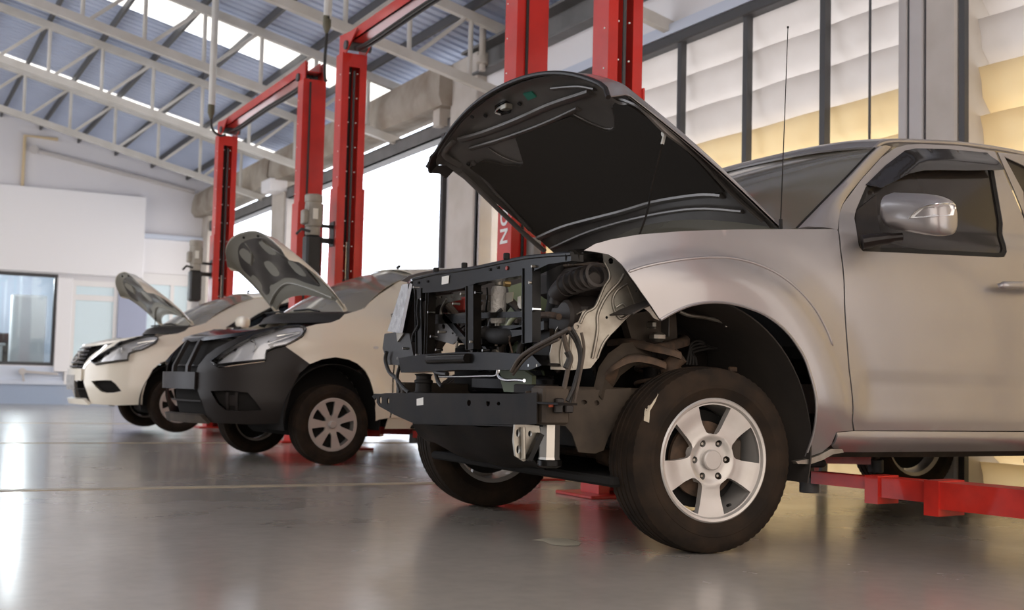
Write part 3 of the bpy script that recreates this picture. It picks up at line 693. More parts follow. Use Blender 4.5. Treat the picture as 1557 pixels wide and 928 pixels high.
both('door_sail', lambda m_: shell(m_, t_([(1302, 320), (1300, 332), (1303, 355), (1307, 376), (1313, 382), (1338, 383), (1334, 330), (1332, 296)], (3.8, 1.4)), [], lambda x, z: Vector((x, yT(x, z) - .002, z)), .03, .012), 'plastic')
# rain visor over the window
visor = t_([(1315.5, 281), (1345, 252), (1375, 229), (1392, 226), (1440, 227), (1500, 232.6), (1517, 259.6), (1508, 260.5), (1460, 261), (1418, 260.6), (1395, 261), (1372, 266), (1350, 278), (1332, 287)], (3.9, 1.6))
vc = (sum(p[0] for p in visor) / len(visor), sum(p[1] for p in visor) / len(visor))
def fvis(x, z):
    d = min(_segd((x, z), visor[i], visor[i + 1]) for i in range(0, 5)); return Vector((x, yT(x, z) - .006 - .035 * sstep(0, .07, d), z))
both('rain_visor', lambda m_: shell(m_, visor, [], fvis, .02, .004), mat('smoked_plastic', (.016, .014, .013), .15, coat=.6), 60)
# rear door, pillar, bed
rdoor = [(4.955, .50), (5.62, .50), (5.84, .98), (5.88, 1.36), (5.80, 1.83)] + t_([('s', 5.4, 1.86), (1557, 236), (1517, 231.5), (1540, 284), (1560, 333)], (4.8, 1.7)) + [(4.955, 1.30)]
rglass = t_([(1527, 238), (1540, 262), (1556, 292)], (4.7, 1.7)) + [(4.985, 1.42), (5.60, 1.42), (5.72, 1.50), (5.70, 1.77), (5.2, 1.80)]
both('rear_door', lambda m_: shell(m_, rdoor, [rglass], ST, .05, .006), 'silver', 45)
both('rear_window_glass', lambda m_: shell(m_, inset(rglass, -.006), [], SG, .06, .004), 'tint')
def bedside(m_):
    ar = arc(6.03, .42, .49, 10, 170, 16); ar = [p for p in ar]
    po = [(5.66, .50), (5.86, .98), (5.90, 1.28), (6.55, 1.30), (6.55, .55)] + [(x, z) for x, z in ar]
    shell(m_, po, [], ST, .05, .006)
both('bed_side', bedside, 'silver', 45)
m_ = MB(); m_.box((6.54, YN + .05, .6), (6.57, 2 * YC - YN - .05, 1.28), bev=.008); m_.build('tailgate', 'silver', truck)
m_ = MB(); m_.box((5.93, YN + .1, .72), (6.54, 2 * YC - YN - .1, .75)).box((5.9, YN + .06, .72), (5.93, 2 * YC - YN - .06, 1.27)); m_.build('bed_floor', 'silver', truck)
# rocker under the doors, kick-up at its front
rock = t_([(1272, 658), (1298, 656), ('s', 3.95, .492), ('s', 5.62, .492), ('s', 5.60, .40), ('s', 3.9, .397), (1283, 688.5), (1266, 679)], (3.7, .48))
def frock(x, z): return Vector((x, yT(x, z) - .012 * sstep(.492, .47, z) + .05 * sstep(.45, .39, z), z))
both('rocker_panel', lambda m_: shell(m_, rock, [], frock, .02, .01), 'silver', 50)
tip_ = t_([(1203, 701), (1222, 698), (1240, 693), (1262, 683), (1279, 683), (1280, 688), (1262, 691), (1245, 699), (1225, 705), (1205, 705)], (3.5, .4))
both('fender_corner_flange', lambda m_: shell(m_, tip_, [], lambda x, z: Vector((x, 3.985, z)), .02, .03), 'zinc')
both('door_handle', lambda m_: m_.tube([at(1518, 436, y=3.93), at(1530, 434, y=3.912), at(1575, 435, y=3.905), at(1600, 437, y=3.93)], [.014, .019, .019, .014], 12, smooth=5), 'silver')
hc = t_([(1540, 437)])[0]
# roof
rail = [(4.06, 1.795), (4.16, 1.835), (4.40, 1.868), (4.7, 1.875), (5.1, 1.872), (5.5, 1.86), (5.82, 1.825)]
rail = t_([(1328, 226), (1337, 218), (1352, 214), (1380, 213.5), (1450, 216.5), (1510, 224), (1557, 233)], (4.1, 1.8)) + [(5.45, 1.862), (5.84, 1.825)]
rows = []
for i, (x, z) in enumerate(rail):
    row = []; ya = yT(x, z) - .0
    for k in range(17):
        u = k / 8 - 1; y = YC + u * (YC - ya); row.append(Vector((x + (-.085 * (1 - u * u) * (1, .95, .8, .5, .2)[i] if i < 5 else (.03 * (1 - u * u) if i > 7 else 0)), y, z - .002 + (.028, .030, .034, .04)[min(i, 3)] * (1 - u ** 4))))
    rows.append(row)
MB().thick_grid(rows, -.01).build('roof', 'silver', truck, 50)
roof_front = rows[0]
both('roof_rail', lambda m_: m_.tube([Vector((x, yT(x, z) + .004, z - .004)) for x, z in rail], .012, 8, smooth=3), 'silver')
# A pillar between screen edge and door
edgeA = [at(*p, y=yy) for p, yy in (((1213, 347), 4.06), ((1250, 309), 4.10), ((1290, 268), 4.13), ((1318, 238), 4.155), ((1331, 226), 4.17))]
edgeB = [ST(*p) for p in t_([(1274, 349), (1281, 311), (1310, 272), (1340, 239), (1356, 223)], (3.7, 1.35))]
EA, EB = spline(edgeA, 4), spline(edgeB, 4)
def pil(m_):
    rr = []
    for a, b_ in zip(EA, EB):
        rr.append([a, a.lerp(b_, .25) + Vector((-.012, -.012, .006)), a.lerp(b_, .6) + Vector((-.01, -.016, .006)), b_])
    m_.thick_grid(rr, -.012)
both('windscreen_pillar', pil, 'silver', 60)
both('pillar_seal', lambda m_: m_.tube([e_ + Vector((.002, .006, 0)) for e_ in EA], .008, 6), 'rubber_clean')
cw = fender[6:8]
# windscreen
rows = []
base_c = Vector((3.22, YC, 1.36))
for j in range(13):
    u = j / 6 - 1; row = []; nE = len(EA)
    for q, e_ in enumerate(EA):
        t = q / (nE - 1); c_ = Vector((3.26, YC, EA[0].z - .02)).lerp(Vector((EA[-1].x - .075, YC, EA[-1].z + .028)), t) + Vector((-.03, 0, .04)) * math.sin(PI * t); w_ = 1 - u * u
        row.append(Vector((e_.x + .004 + (c_.x - e_.x) * w_, YC + u * (YC - e_.y - .004), e_.z - .004 + (c_.z - e_.z) * w_)))
    rows.append(row)
MB().thick_grid(rows, .006).build('windscreen', mat('dark_reflection_windscreen', (.15, .14, .11), .12, coat=.5, spec=.7), truck, 60)  # reflected tone of the surroundings put into the glass colour
# cowl
m_ = MB(); m_.thick_grid([[Vector((EA[0].x + (3.26 - EA[0].x) * (1 - u * u) + dx, YC + u * .95, 1.335 + dz)) for dx, dz in ((.03, .01), (-.05, .0), (-.12, -.02), (-.16, -.06))] for u in [k / 6 - 1 for k in range(13)]], .006); m_.build('cowl', 'plastic', truck)
# aerial
a0 = at(1187, 344, y=4.09); a1 = at(1198, 43, y=4.09)
m_ = MB(); m_.tube([a0 + Vector((0, 0, -.03)), a0 + Vector((0, 0, .03)), a0 + Vector((0, 0, .031)), a0.lerp(a1, .5), a1], [.010, .008, .0028, .0022, .0018], 8); m_.cyl(a1, a1 + Vector((0, 0, .008)), .0045, 8); m_.build('aerial', 'rubber_clean', truck)
# cab interior blockers: seats, dash, steering wheel
m_ = MB(); m_.box((3.5, YN + .12, .8), (4.0, 2 * YC - YN - .12, 1.30), bev=.05); m_.build('dashboard', 'innerdark', truck)
m_ = MB()
for y in (4.25, 5.2): MB().box((4.45, y, .7), (4.95, y + .5, .9), bev=.05).box((4.85, y, .85), (5.02, y + .5, 1.45), bev=.06).box((4.9, y + .13, 1.44), (4.99, y + .37, 1.66), bev=.03).build('seat', 'innerdark', truck)
MB().box((3.7, YN + .1, .46), (5.75, 2 * YC - YN - .1, .52)).build('cab_floor', 'innerdark', truck)
MB().box((3.42, 4.60, .5), (3.5, 2 * YC - 4.60, 1.33)).build('firewall', 'innerdark', truck)
MB().box((5.82, YN + .12, .5), (5.85, 2 * YC - YN - .12, 1.42)).build('cab_back', 'silver', truck)

# mirror
mo = MB()
def mirror_housing():
    # sections along y (outwards), each an ellipse-like loop in (x,z)
    a_in = at(1336, 330, y=3.9); R_ = []
    secs = ((3.935, .45), (3.925, .78), (3.89, .93), (3.82, .96), (3.76, 1.), (3.71, .98), (3.675, .86), (3.66, .55))
    for y, s in secs:
        cx = 3.945 + (3.9 - y) * .22; cz = at(1390, 327, y=y).z; w = .075 * s + .01; h = .092 * s + .006
        loop = []
        for k in range(24):
            an = 2 * PI * k / 24; c_, s_ = cos(an), sin(an); p = 2.8
            loop.append(Vector((cx + w * math.copysign(abs(c_) ** (2 / p), c_), y, cz + (h * (1.0 if s_ > 0 else .82)) * math.copysign(abs(s_) ** (2 / p), s_))))
        R_.append(loop)
    return R_
R_ = mirror_housing(); mo.grid(R_, closed=True).add(R_[0], [tuple(range(24))]).add(R_[-1], [tuple(range(23, -1, -1))])
def mirrored_pair(mb, name, m, ang=35):
    return mb.build(name, m, truck, ang), mb.mirrored(ymir).build(name, m, truck, ang)
mh, mh2 = mirrored_pair(mo, 'side_mirror', 'silver', 60)
def on_mirror(px, py):                                            # the housing's front face
    best = None
    for y in [3.665 + .005 * k for k in range(48)]:
        cx = 3.945 + (3.9 - y) * .22; s = 1 if y > 3.73 else .9; p = at(px, py, y=y); d = abs(p.x - (cx - .082 * s))
        if best is None or d < best[0]: best = (d, p)
    return best[1]
ind = [(1381, 333), (1391, 323), (1405, 315), (1425, 311), (1448, 311), (1451, 319), (1449, 328), (1420, 330), (1395, 332)]
pl = [on_mirror(*p) for p in ind]
m_ = MB(); ctr = sum(pl, Vector()) / len(pl); off = Vector((-.008, -.010, 0))
m_.add([p + off for p in pl] + [p - off for p in pl] + [ctr + off * 1.8], [(i, (i + 1) % 9, 18) for i in range(9)] + [(i, i + 9, (i + 1) % 9 + 9, (i + 1) % 9) for i in range(9)])
m_.build('indicator_lens', 'lens', mh, 50)
MB().tube([p + off * 1.3 for p in pl[:6]], .0045, 8, smooth=3).build('chrome_trim', 'chrome', mh)
q0, q1 = at(1311, 368, y=3.96), at(1372, 360, y=3.86)
both('mirror_arm', lambda m_: m_.tube([q0, q0.lerp(q1, .5) + Vector((0, 0, .002)), q1], [.032, .026, .018], 12, smooth=4, sx=1.4), 'plastic')

# ------------------------------------------------------------------ bonnet, raised
HP = Vector((3.52, YC + .045, 1.385)); HA = rad(33.); HW = .91
def Lh(u): return 1.165 - .14 * abs(u) ** 2.2
def hood(u, v, off=0.):
    """u across -1..1, v 0 (hinge) .. 1 (front)"""
    L_ = Lh(u); tt = max(0., (u + 1) / 2) ** 1.5; L_ -= .045 * tt
    l = v * L_; h = .125 * (1 - abs(u) ** 2.4) * (.25 + .75 * v) + .02 * math.sin(PI * v)
    h -= .035 * sstep(.93, 1., abs(u)) + .03 * v * abs(u) ** 3 + (.05 + .01 * abs(u)) * sstep(.92, 1.0, v)
    h -= off; l -= off * .4 * sstep(.9, 1., v); hw = HW * (1 - .02 * v)
    return Vector((HP.x - .05 * tt - cos(HA) * l + sin(HA) * h, HP.y + hw * u, HP.z + sin(HA) * l + cos(HA) * h))
m_ = MB(); n_ = 40
us = [-1 + 2 * k / 40 for k in range(41)]; us = sorted(us + [-.985, -.96, .96, .985]); vs = sorted([k / 24 for k in range(25)] + [.94, .985])
m_.thick_grid([[hood(u, v) for v in vs] for u in us], .004)
hoodo = m_.build('bonnet', 'silver', truck, 50)
hi = lambda u, v, o=.022: hood(u, v, o)
m_ = MB(); m_.thick_grid([[hi(.985 * u, .015 + .965 * v, .012 + .018 * sstep(0, .06, 1 - abs(u)) * sstep(0, .05, 1 - v)) for v in vs] for u in us], .003)
m_.build('inner_panel', 'dark_silver', hoodo, 50)
HI = lambda u, v: hood(u, v, .036)
felt_px = [(716, 254), (737, 243), (768, 250), (794, 251), (797, 246), (785, 207), (840, 186), (869, 176), (895, 188), (924, 199), (936, 195), (936, 172), (933, 158), (941, 152), (963, 161), (990, 180), (1013, 200), (1035, 217), (1058, 240), (1085, 270), (1102, 290), (1065, 295), (1020, 302), (981, 308), (960, 314), (944, 320), (900, 330), (863, 341), (835, 352), (819, 357), (795, 328), (769, 301), (745, 276)]
felt = tr(HI, felt_px, (.5, .8))
shell(MB_ := MB(), felt, [], lambda u, v: hood(u, v, .046), .04, -.010); MB_.build('insulation_felt', 'felt', hoodo, 60)
def hridge(pts, r, nm='stiffening_rib', m='dark_silver', off=.036, k=5, g=(.5, .8), sx=1.8):
    q = tr(lambda u, v: hood(u, v, off), pts, g); c = [hood(u, v, off) for u, v in q]; return MB().tube(c, r, 8, smooth=k, sx=sx).build(nm, m, hoodo, 60)
hridge([(700, 262), (735, 296), (770, 330), (800, 358), (828, 382)], .012)
hridge([(718, 245), (745, 283), (775, 315), (806, 350)], .008)
hridge([(820, 362), (863, 344), (944, 323), (1000, 307), (1066, 297), (1100, 298)], .014)
hridge([(840, 378), (900, 352), (980, 330), (1060, 318), (1130, 322)], .010)
hridge([(944, 150), (975, 162), (1015, 192), (1060, 233), (1110, 290), (1160, 335)], .012, g=(-.85, .9))
hridge([(700, 212), (735, 203), (790, 182), (840, 160), (900, 140)], .016)
hridge([(716, 226), (770, 210), (830, 188), (880, 165)], .010)
hridge([(742, 226), (765, 240), (790, 248), (796, 243), (786, 212)], .005)
hridge([(872, 174), (895, 186), (925, 197), (936, 191), (932, 165)], .005)
hridge([(690, 215), (676, 235), (700, 252)], .010); hridge([(840, 135), (880, 132), (905, 136)], .008)
def hplate(pts, m, nm, off=.04, th=.006, par=None):
    q = tr(lambda u, v: hood(u, v, off), pts, (.3, .95)); mm = MB(); shell(mm, q, [], lambda u, v: hood(u, v, off), .03, -th); return mm.build(nm, m, par or hoodo, 50)
hplate([(795, 143), (808, 140), (815, 148), (803, 153)], 'greenlabel', 'label_green'.replace('label_green', 'sticker'))
lt = hplate([(752, 162), (768, 154), (778, 160), (776, 172), (762, 176), (753, 172)], 'blackpaint', 'latch_recess')
hc_ = [hood(*q, .05) for q in tr(lambda u, v: hood(u, v, .05), [(762, 174), (754, 171), (757, 165), (766, 160)], (.3, .95))]
MB().tube(hc_, .006, 8, smooth=4).build('striker', 'chrome', hoodo)
p_ = hood(*tr(lambda u, v: hood(u, v, .055), [(770, 163)], (.3, .95))[0], .055); MB().box(p_ - Vector((.02, .03, .014)), p_ + Vector((.02, .03, .014)), bev=.004).build('latch', 'zinc', hoodo)
for a in ((718, 178), (738, 176), (790, 158), (712, 250)):
    p_ = hood(*tr(lambda u, v: hood(u, v, .04), [a], (.3, .95))[0], .036); MB().lathe([(.001, 0), (.011, 0), (.011, -.008), (.001, -.008)], p_, (sin(HA), 0, cos(HA)), 12).build('rubber_buffer', 'rubber_clean', hoodo)
# ring hole near the front near corner
p_ = hood(*tr(lambda u, v: hood(u, v, .04), [(940, 143)], (-.8, .95))[0], .045); MB().lathe([(.045, 0), (.055, -.008), (.062, 0), (.03, .012), (.001, .014)], p_, (sin(HA), 0, cos(HA)), 24).build('bump_stop_cup', 'dark_silver', hoodo)
# front weather strip hanging over the lip
strip = [hood(u, 1.0, .0) for u in [-1 + k / 20 for k in range(41)]]
MB().tube([p + Vector((.0, 0, -.010)) for p in strip], .011, 8).build('front_edge_seal', 'plastic', hoodo)
cn = [hood(u, v, .0) for u, v in ((.9, 1.), (.96, .985), (1., .96), (1., .91), (1., .86))]
m_ = MB(); m_.thick_grid([[p, p - Vector((sin(HA), 0, cos(HA))) * .055 + Vector((-.012, .0, 0))] for p in cn], .012); m_.build('corner_trim', 'plastic', hoodo)
both('bonnet_hinge', lambda m_: (m_.bar((3.55, 4.19, 1.33), (3.42, 4.19, 1.44), .03, .008, side=(0, 1, 0)), m_.cyl((3.53, 4.17, 1.35), (3.53, 4.22, 1.35), .015, 12)), 'dark_silver')
# prop rod
c1 = hood(*tr(lambda u, v: hood(u, v, .05), [(1011, 204)], (-.8, .6))[0], .05); c0 = at(972, 358, y=4.28)
MB().tube([c0, c0.lerp(c1, .25) + Vector((.01, 0, 0)), c0.lerp(c1, .5), c1.lerp(c0, .06), c1], .0042, 8, smooth=5).build('prop_rod', 'beamblack', truck)
m_ = MB().tube([c1.lerp(c0, .10), c1.lerp(c0, .0)], .008, 10); m_.cyl(c1 + Vector((-.012, 0, -.002)), c1 + Vector((.012, 0, .006)), .011, 12); m_.build('rod_clip', 'labelwhite', truck)
# ================================================================== wheels
def tyre_mesh(R, W, rb, grooves=4, sipes=True, n=144):
    """tyre about the y axis, outer face towards -y, centre at origin"""
    h = W / 2; prof = [(rb - .006, -h * .62), (rb + .004, -h * .80), (rb + .018, -h * .88), (rb + (R - rb) * .34, -h * .985), (rb + (R - rb) * .36, -h * 1.0), (rb + (R - rb) * .46, -h * 1.005), (rb + (R - rb) * .48, -h * .99), (rb + (R - rb) * .66, -h * .985), (R - .030, -h * .92), (R - .018, -h * .87), (R - .007, -h * .79)]
    tr_ = []; half = h * .74; w_ = 2 * half / (grooves + 1)
    for g in range(grooves + 1):
        a, b_ = -half + g * w_, -half + (g + 1) * w_; cr = lambda y: R - .006 * (abs(y) / half) ** 2
        tr_ += [(cr(a) , a + .006), (cr(b_), b_ - .006)]
        if g < grooves: tr_ += [(R - .010, b_ - .003), (R - .010, b_ + .003)]
    K = len(prof); prof += tr_ + [(r, -y) for r, y in reversed(prof[:K])]
    m = MB(); 
    def rf(r, j, k):
        if sipes and j in (K - 2, K - 1, len(prof) - K, len(prof) - K + 1) and k % 3 == 0: return r - .003
        return r
    m.lathe(prof, (0, 0, 0), (0, 1, 0), n, rfun=rf); return m
def place(m, M4): m.v = [tuple(M4 @ Vector(v)) for v in m.v]; return m
def truck_wheel(parent, M4, R=.376, W=.25, rr=.240):
    wh = part_empty('wheel', parent, M4.to_translation()); t = place(tyre_mesh(R, W, rr, 4, True, 216), M4).build('tyre', 'rubber', wh, 30)
    h = -W / 2
    # lip ring and barrel
    b_ = MB().lathe([(rr + .008, h * .80), (rr + .010, h * .86), (rr + .004, h * .90), (rr - .006, h * .88), (rr - .012, h * .78), (rr - .016, h * .6), (rr - .02, 0), (rr - .018, -h * .7), (rr + .004, -h * .8), (rr - .0, -h * .6), (rr - .012, 0), (rr - .004, h * .6)], (0, 0, 0), (0, 1, 0), 72, closed=True)
    rim = place(b_, M4).build('rim', 'alloy', wh, 40)
    # face: disc with five windows and six bolt holes
    outer = arc(0, 0, rr - .010, 0, 360, 90)[:-1]; holes = []; r0, r1 = rr * .43, rr * .93
    for k in range(5):
        a = 90 + 72 * k - 1; p = []
        p += arc(0, 0, r1, a - 20.5, a + 19.5, 10)
        q = [(r1 * .80, a + 19.5), (r1 * .66, a + 18.5), (r0 * 1.12, a + 15), (r0 * 1.02, a + 10), (r0, a), (r0 * 1.02, a - 10), (r0 * 1.12, a - 15), (r1 * .66, a - 18.5), (r1 * .80, a - 19.5)]
        p += [(r_ * cos(rad(b)), r_ * sin(rad(b))) for r_, b in q]; holes.append(p)
    def fz(u, v):
        r = math.hypot(u, v) / rr; z = h * .62
        if r < .36: z = h * .62
        z = h * (.62 + .10 * sstep(.30, .42, r) - .02 * sstep(.42, .46, r) + .08 * sstep(.6, .98, r))
        return Vector((u, z, v))
    bolts = [arc(.0745 * cos(rad(60 * k)), .0745 * sin(rad(60 * k)), .0145, 0, 360, 12)[:-1] for k in range(6)]
    m_ = MB(); shell(m_, outer, holes + bolts, fz, .011, -.030 if False else .030)
    place(m_, M4).build('spoke_face', 'alloy', wh, 32)
    m_ = MB().lathe([(.0001, h * .80), (.036, h * .80), (.041, h * .77), (.041, h * .5)], (0, 0, 0), (0, 1, 0), 36); place(m_, M4).build('centre_cap', 'capgrey', wh)
    for k in range(6):
        c = (.0745 * cos(rad(60 * k)), 0, .0745 * sin(rad(60 * k)))
        m_ = MB().lathe([(.0001, h * .60), (.006, h * .60), (.008, h * .56), (.0085, h * .35)], c, (0, 1, 0), 6); place(m_, M4).build('wheel_nut', 'zinc', wh)
    a = rad(-64); m_ = MB().cyl((rr * .86 * cos(a), h * .55, rr * .86 * sin(a)), (rr * .83 * cos(a), h * .75, rr * .83 * sin(a)), .006, 10); place(m_, M4).build('valve', 'rubber_clean', wh)
    # brake disc and hub
    m_ = MB().lathe([(.06, h * .2), (.155, h * .2), (.155, h * .05), (.06, h * .05)], (0, 0, 0), (0, 1, 0), 48, closed=True); m_.cyl((0, h * .5, 0), (0, h * .02, 0), .06, 24); place(m_, M4).build('brake_disc', 'rust', parent)
    m_ = MB().box((.06, h * .42, -.07), (.175, -h * .1, .09), bev=.015); place(m_, M4).build('brake_caliper', 'frame', parent)
    m_ = MB().lathe([(.05, -h * .2), (rr - .04, -h * .2), (rr - .04, -h * .15), (.05, -h * .1)], (0, 0, 0), (0, 1, 0), 36, closed=True); place(m_, M4).build('dust_shield', 'innerdark', parent)
    return wh
R4 = lambda ang: Matrix.Rotation(rad(ang), 4, 'Z')
T4 = lambda x, y, z: Matrix.Translation((x, y, z))
MIRY = Matrix.Diagonal((1, -1, 1, 1))
spin = lambda a: Matrix.Rotation(rad(a), 4, 'Y')
WN = T4(3.02, 3.94 + .12, .374) @ R4(-4)
wn = truck_wheel(truck, WN)
wn['label'] = 'near front wheel, its tyre with a torn pale mark on its shoulder'
wf = truck_wheel(truck, T4(2.99, 5.82 + .115, .374) @ R4(-4) @ R4(180))
for y, s in ((4.07, 1), (2 * YC - 4.07, -1)):
    truck_wheel(truck, T4(6.03, y, .372) @ (R4(0) if s > 0 else R4(180)))
# torn pale patch on the near tyre's shoulder
pp = [(998, 593), (1001, 600), (996, 612), (989, 624), (984, 632), (987, 643), (979, 640), (980, 626), (984, 612), (991, 602)]
WI = WN.inverted(); CW = Vector((3.02, 4.085, .372))
def on_tyre(px, py):
    r = ROT @ Vector(((px - CX) / F_PX, -(py - CY) / F_PX, -1)); o = Vector((0, 0, CAM_H)); best = None
    for k in range(900):
        t = 4.2 + k * .0015; q = WI @ (o + r * t); rr_ = math.hypot(q.x, q.z)
        rs = .375 - .007 if abs(q.y) < .095 else .375 - .007 - (abs(q.y) - .095) * 1.0
        if abs(q.y) < .125 and rr_ < rs: return o + r * (t - .004)
    return o + r * 5
P_ = [on_tyre(*p) for p in pp]; c_ = sum(P_, Vector()) / len(P_); c_ = on_tyre(*pix(c_))
n_ = Vector((-.6, -.75, .3)).normalized() * .002
m_ = MB(); k = len(P_); m_.add([p + n_ for p in P_] + [p - n_ for p in P_] + [c_ + n_ * 2, c_ - n_], [(i, (i + 1) % k, 2 * k) for i in range(k)] + [((i + 1) % k + k, i + k, 2 * k + 1) for i in range(k)] + [(i, i + k, (i + 1) % k + k, (i + 1) % k) for i in range(k)])
m_.build('torn_sticker', mat('pale_torn_paper', (.55, .48, .36), .7), wn)
# ================================================================== the truck's stripped front and undercarriage
def FX(x, pts): return [(at(px, py, x=x).y, at(px, py, x=x).z) for px, py in pts]
def xprism(mb, poly, x0, x1):
    """polygon in (y,z) pushed along x"""
    n = len(poly); vs = [(x0, y, z) for y, z in poly] + [(x1, y, z) for y, z in poly]
    return mb.add(vs, [tuple(range(n)), tuple(range(2 * n - 1, n - 1, -1))] + [(i, i + n, (i + 1) % n + n, (i + 1) % n) for i in range(n)])
def xshell(nm, x, outer, holes, th, m, parent=None, res=.05):
    mm = MB(); shell(mm, FX(x, outer), [FX(x, h) for h in holes], lambda y, z: Vector((x, y, z)), res, th); return mm.build(nm, m, parent or truck)
pxbox = lambda x, px0, py0, px1, py1: (FX(x, [(px0, py0)])[0], FX(x, [(px1, py1)])[0])
# upper tie bar of the radiator support
up = [(629, 425), (666, 416), (693, 412.5), (730, 406.5), (765, 399), (801, 392), (835, 388.5), (870, 386.5)]
dn = [(870, 397), (835, 402), (801, 418), (754, 426), (728, 430), (700, 440), (676, 443), (631, 447)]
rs = MB(); xprism(rs, FX(2.35, up + dn), 2.345, 2.40); rsup = rs.build('radiator_support', 'blackpaint', truck, 30)
MB().tube([at(*p, x=2.35) for p in up], .010, 8).build('upper_flange', 'blackpaint', rsup)
m_ = MB().tube([at(870, 391, x=2.36), at(900, 388, y=4.2), at(935, 391, y=4.16)], [.03, .028, .02], 8, smooth=4); m_.build('tie_bar_end', 'blackpaint', rsup); MB().tube([at(629, 436, x=2.37), Vector((2.5, 5.84, 1.17)), Vector((2.7, 5.86, 1.2))], .03, 8, smooth=4).build('tie_bar_end', 'blackpaint', rsup)
def post(px, y0, y1, w, nm='upright', jog=0, x=2.36, m='blackpaint', d=.04):
    p0, p1 = at(px, y0, x=x), at(px + jog, y1, x=x); mm = MB(); mm.bar(p0, p1, w, d, side=(1, 0, 0)); mm.bar(p0 + Vector((-d / 2, w * .38, 0)), p1 + Vector((-d / 2, w * .38, 0)), .006, .012, side=(1, 0, 0)); return mm.build(nm, m, rsup)
post(641, 440, 555, .07, jog=2); post(720, 435, 532, .075); post(808, 408, 522, .085); post(656, 446, 545, .02, jog=-3)
m_ = MB().tube([at(*p, x=2.34) for p in ((637, 455), (636, 475), (637, 495), (630, 507), (628, 520))], .010, 8, smooth=4); m_.build('upright_flange', 'blackpaint', rsup)
m_ = MB(); xprism(m_, FX(2.35, [(612, 545), (640, 540), (700, 536), (760, 536), (815, 540), (830, 556), (812, 563), (700, 563), (615, 567)]), 2.33, 2.42); m_.build('lower_tie_bar', 'blackpaint', rsup)
MB().tube([at(652, 547, x=2.32), at(711, 545, x=2.32)], .022, 12).build('cooler_tube', 'blackpaint', truck)
for p0, p1, w in (((676, 480), (722, 533), .03), ((660, 490), (712, 488), .02), ((650, 483), (800, 478), .025), ((727, 500), (808, 498), .02), ((727, 505), (745, 540), .02), ((760, 512), (830, 495), .035)):
    MB().bar(at(*p0, x=2.43), at(*p1, x=2.43), w, .02, side=(1, 0, 0)).build('brace', 'blackpaint', rsup)
# stickers on the tie bar
xshell('tie_bar_sticker', 2.342, [(672.5, 421), (683, 419), (682, 431), (672, 433)], [], .002, 'labelwhite', rsup)
for px, py in ((771, 408), (636, 430), (650, 428), (745, 410), (757, 407)):
    p = at(px, py, x=2.343); MB().cyl(p, p + Vector((-.004, 0, 0)), .009 if px == 771 else .006, 10).build('plug', 'pinkgrey' if px == 771 else 'rubber_clean', rsup)
for px, py in ((706, 409), (663, 416), (770, 395)):
    p = at(px, py, x=2.36); MB().cyl(p, p + Vector((0, 0, .028)), .014, 12, bev=.003).build('rubber_buffer', 'rubber_clean', rsup)
# far headlamp
hb = MB(); rows = []
for x, s in ((2.36, 0), (2.42, 1), (2.60, .8)):
    o = FX(2.36, [(611, 433), (624, 431), (608, 507), (589, 504)]); c = (sum(p[0] for p in o) / 4, sum(p[1] for p in o) / 4); rows.append([Vector((x + (.05 if i in (0,) else 0), c[0] + (p[0] - c[0]) * (1 if s == 0 else s), c[1] + (p[1] - c[1]) * (1 if s == 0 else s))) for i, p in enumerate(o)])
hb.grid(rows, closed=True).add(rows[-1], [(0, 1, 2, 3)]); hl = hb.build('headlamp', 'plastic', truck)
hl['label'] = 'remaining headlamp at the far corner'
xshell('lamp_lens', 2.352, [(611, 433), (624, 431), (608, 507), (589, 504)], [], -.012, mat('silvered_lens', (.55, .55, .55), .25, .7, .3, noise=(30., (.3, .3, .3), .8)), hl)
xshell('lamp_rim', 2.346, [(623, 431), (627, 432), (612, 506), (607, 507)], [], -.02, 'chrome', hl)
m_ = MB(); xprism(m_, FX(2.4, [(590, 508), (612, 505), (628, 508), (634, 540), (622, 556), (596, 555), (587, 530)]), 2.38, 2.5); m_.build('lamp_bracket', 'plastic', truck)
m_ = MB(); m_.add(*(lambda a: ([p for p in a] + [p + Vector((.02, 0, 0)) for p in a], [(0, 1, 2), (5, 4, 3), (0, 3, 4, 1), (1, 4, 5, 2), (2, 5, 3, 0)]))([at(602, 504, x=2.37), at(613, 508, x=2.37), at(604, 520, x=2.37)])); m_.build('lamp_clip', 'zinc', truck)
# bumper beam
bo = [(567, 602), (587, 598), (700, 598.5), (786, 599), (818, 597), (818, 645), (795, 646), (700, 645), (628, 643), (601, 631), (578, 618)]
ho = lambda cx, cy, rx, ry: [(cx + rx * cos(k * PI / 5), cy + ry * sin(k * PI / 5)) for k in range(10)]
bh = [ho(580, 609, 2.2, 6), ho(592, 610, 1.6, 5), ho(715, 613, 3, 5), ho(744, 613, 3, 5.5), ho(760, 614, 2.6, 3), ho(573, 609, 1.4, 4)]
bm_ = xshell('bumper_beam', 2.29, bo, bh, .006, 'beamblack', res=.04)
m_ = MB(); a, c = at(570, 600, x=2.29), at(850, 598.5, x=2.29); m_.box((2.285, c.y, a.z - .004), (2.37, a.y, a.z + .004)); m_.build('top_flange', 'beamblack', bm_)
m_ = MB(); a, c = at(628, 643, x=2.29), at(800, 645, x=2.29); m_.add([(2.288, a.y, a.z), (2.288, c.y, c.z - .005), (2.38, c.y, c.z - .005), (2.38, a.y, a.z), (2.288, a.y, a.z - .006), (2.288, c.y, c.z - .011), (2.38, c.y, c.z - .011), (2.38, a.y, a.z - .006)], [(0, 1, 2, 3), (7, 6, 5, 4), (0, 4, 5, 1), (1, 5, 6, 2), (2, 6, 7, 3), (3, 7, 4, 0)]); m_.build('bottom_flange', 'beamblack', bm_)
xshell('paper_scrap', 2.285, [(634, 607), (644, 604.5), (644, 616), (634, 617)], [], .002, 'labelwhite', bm_)
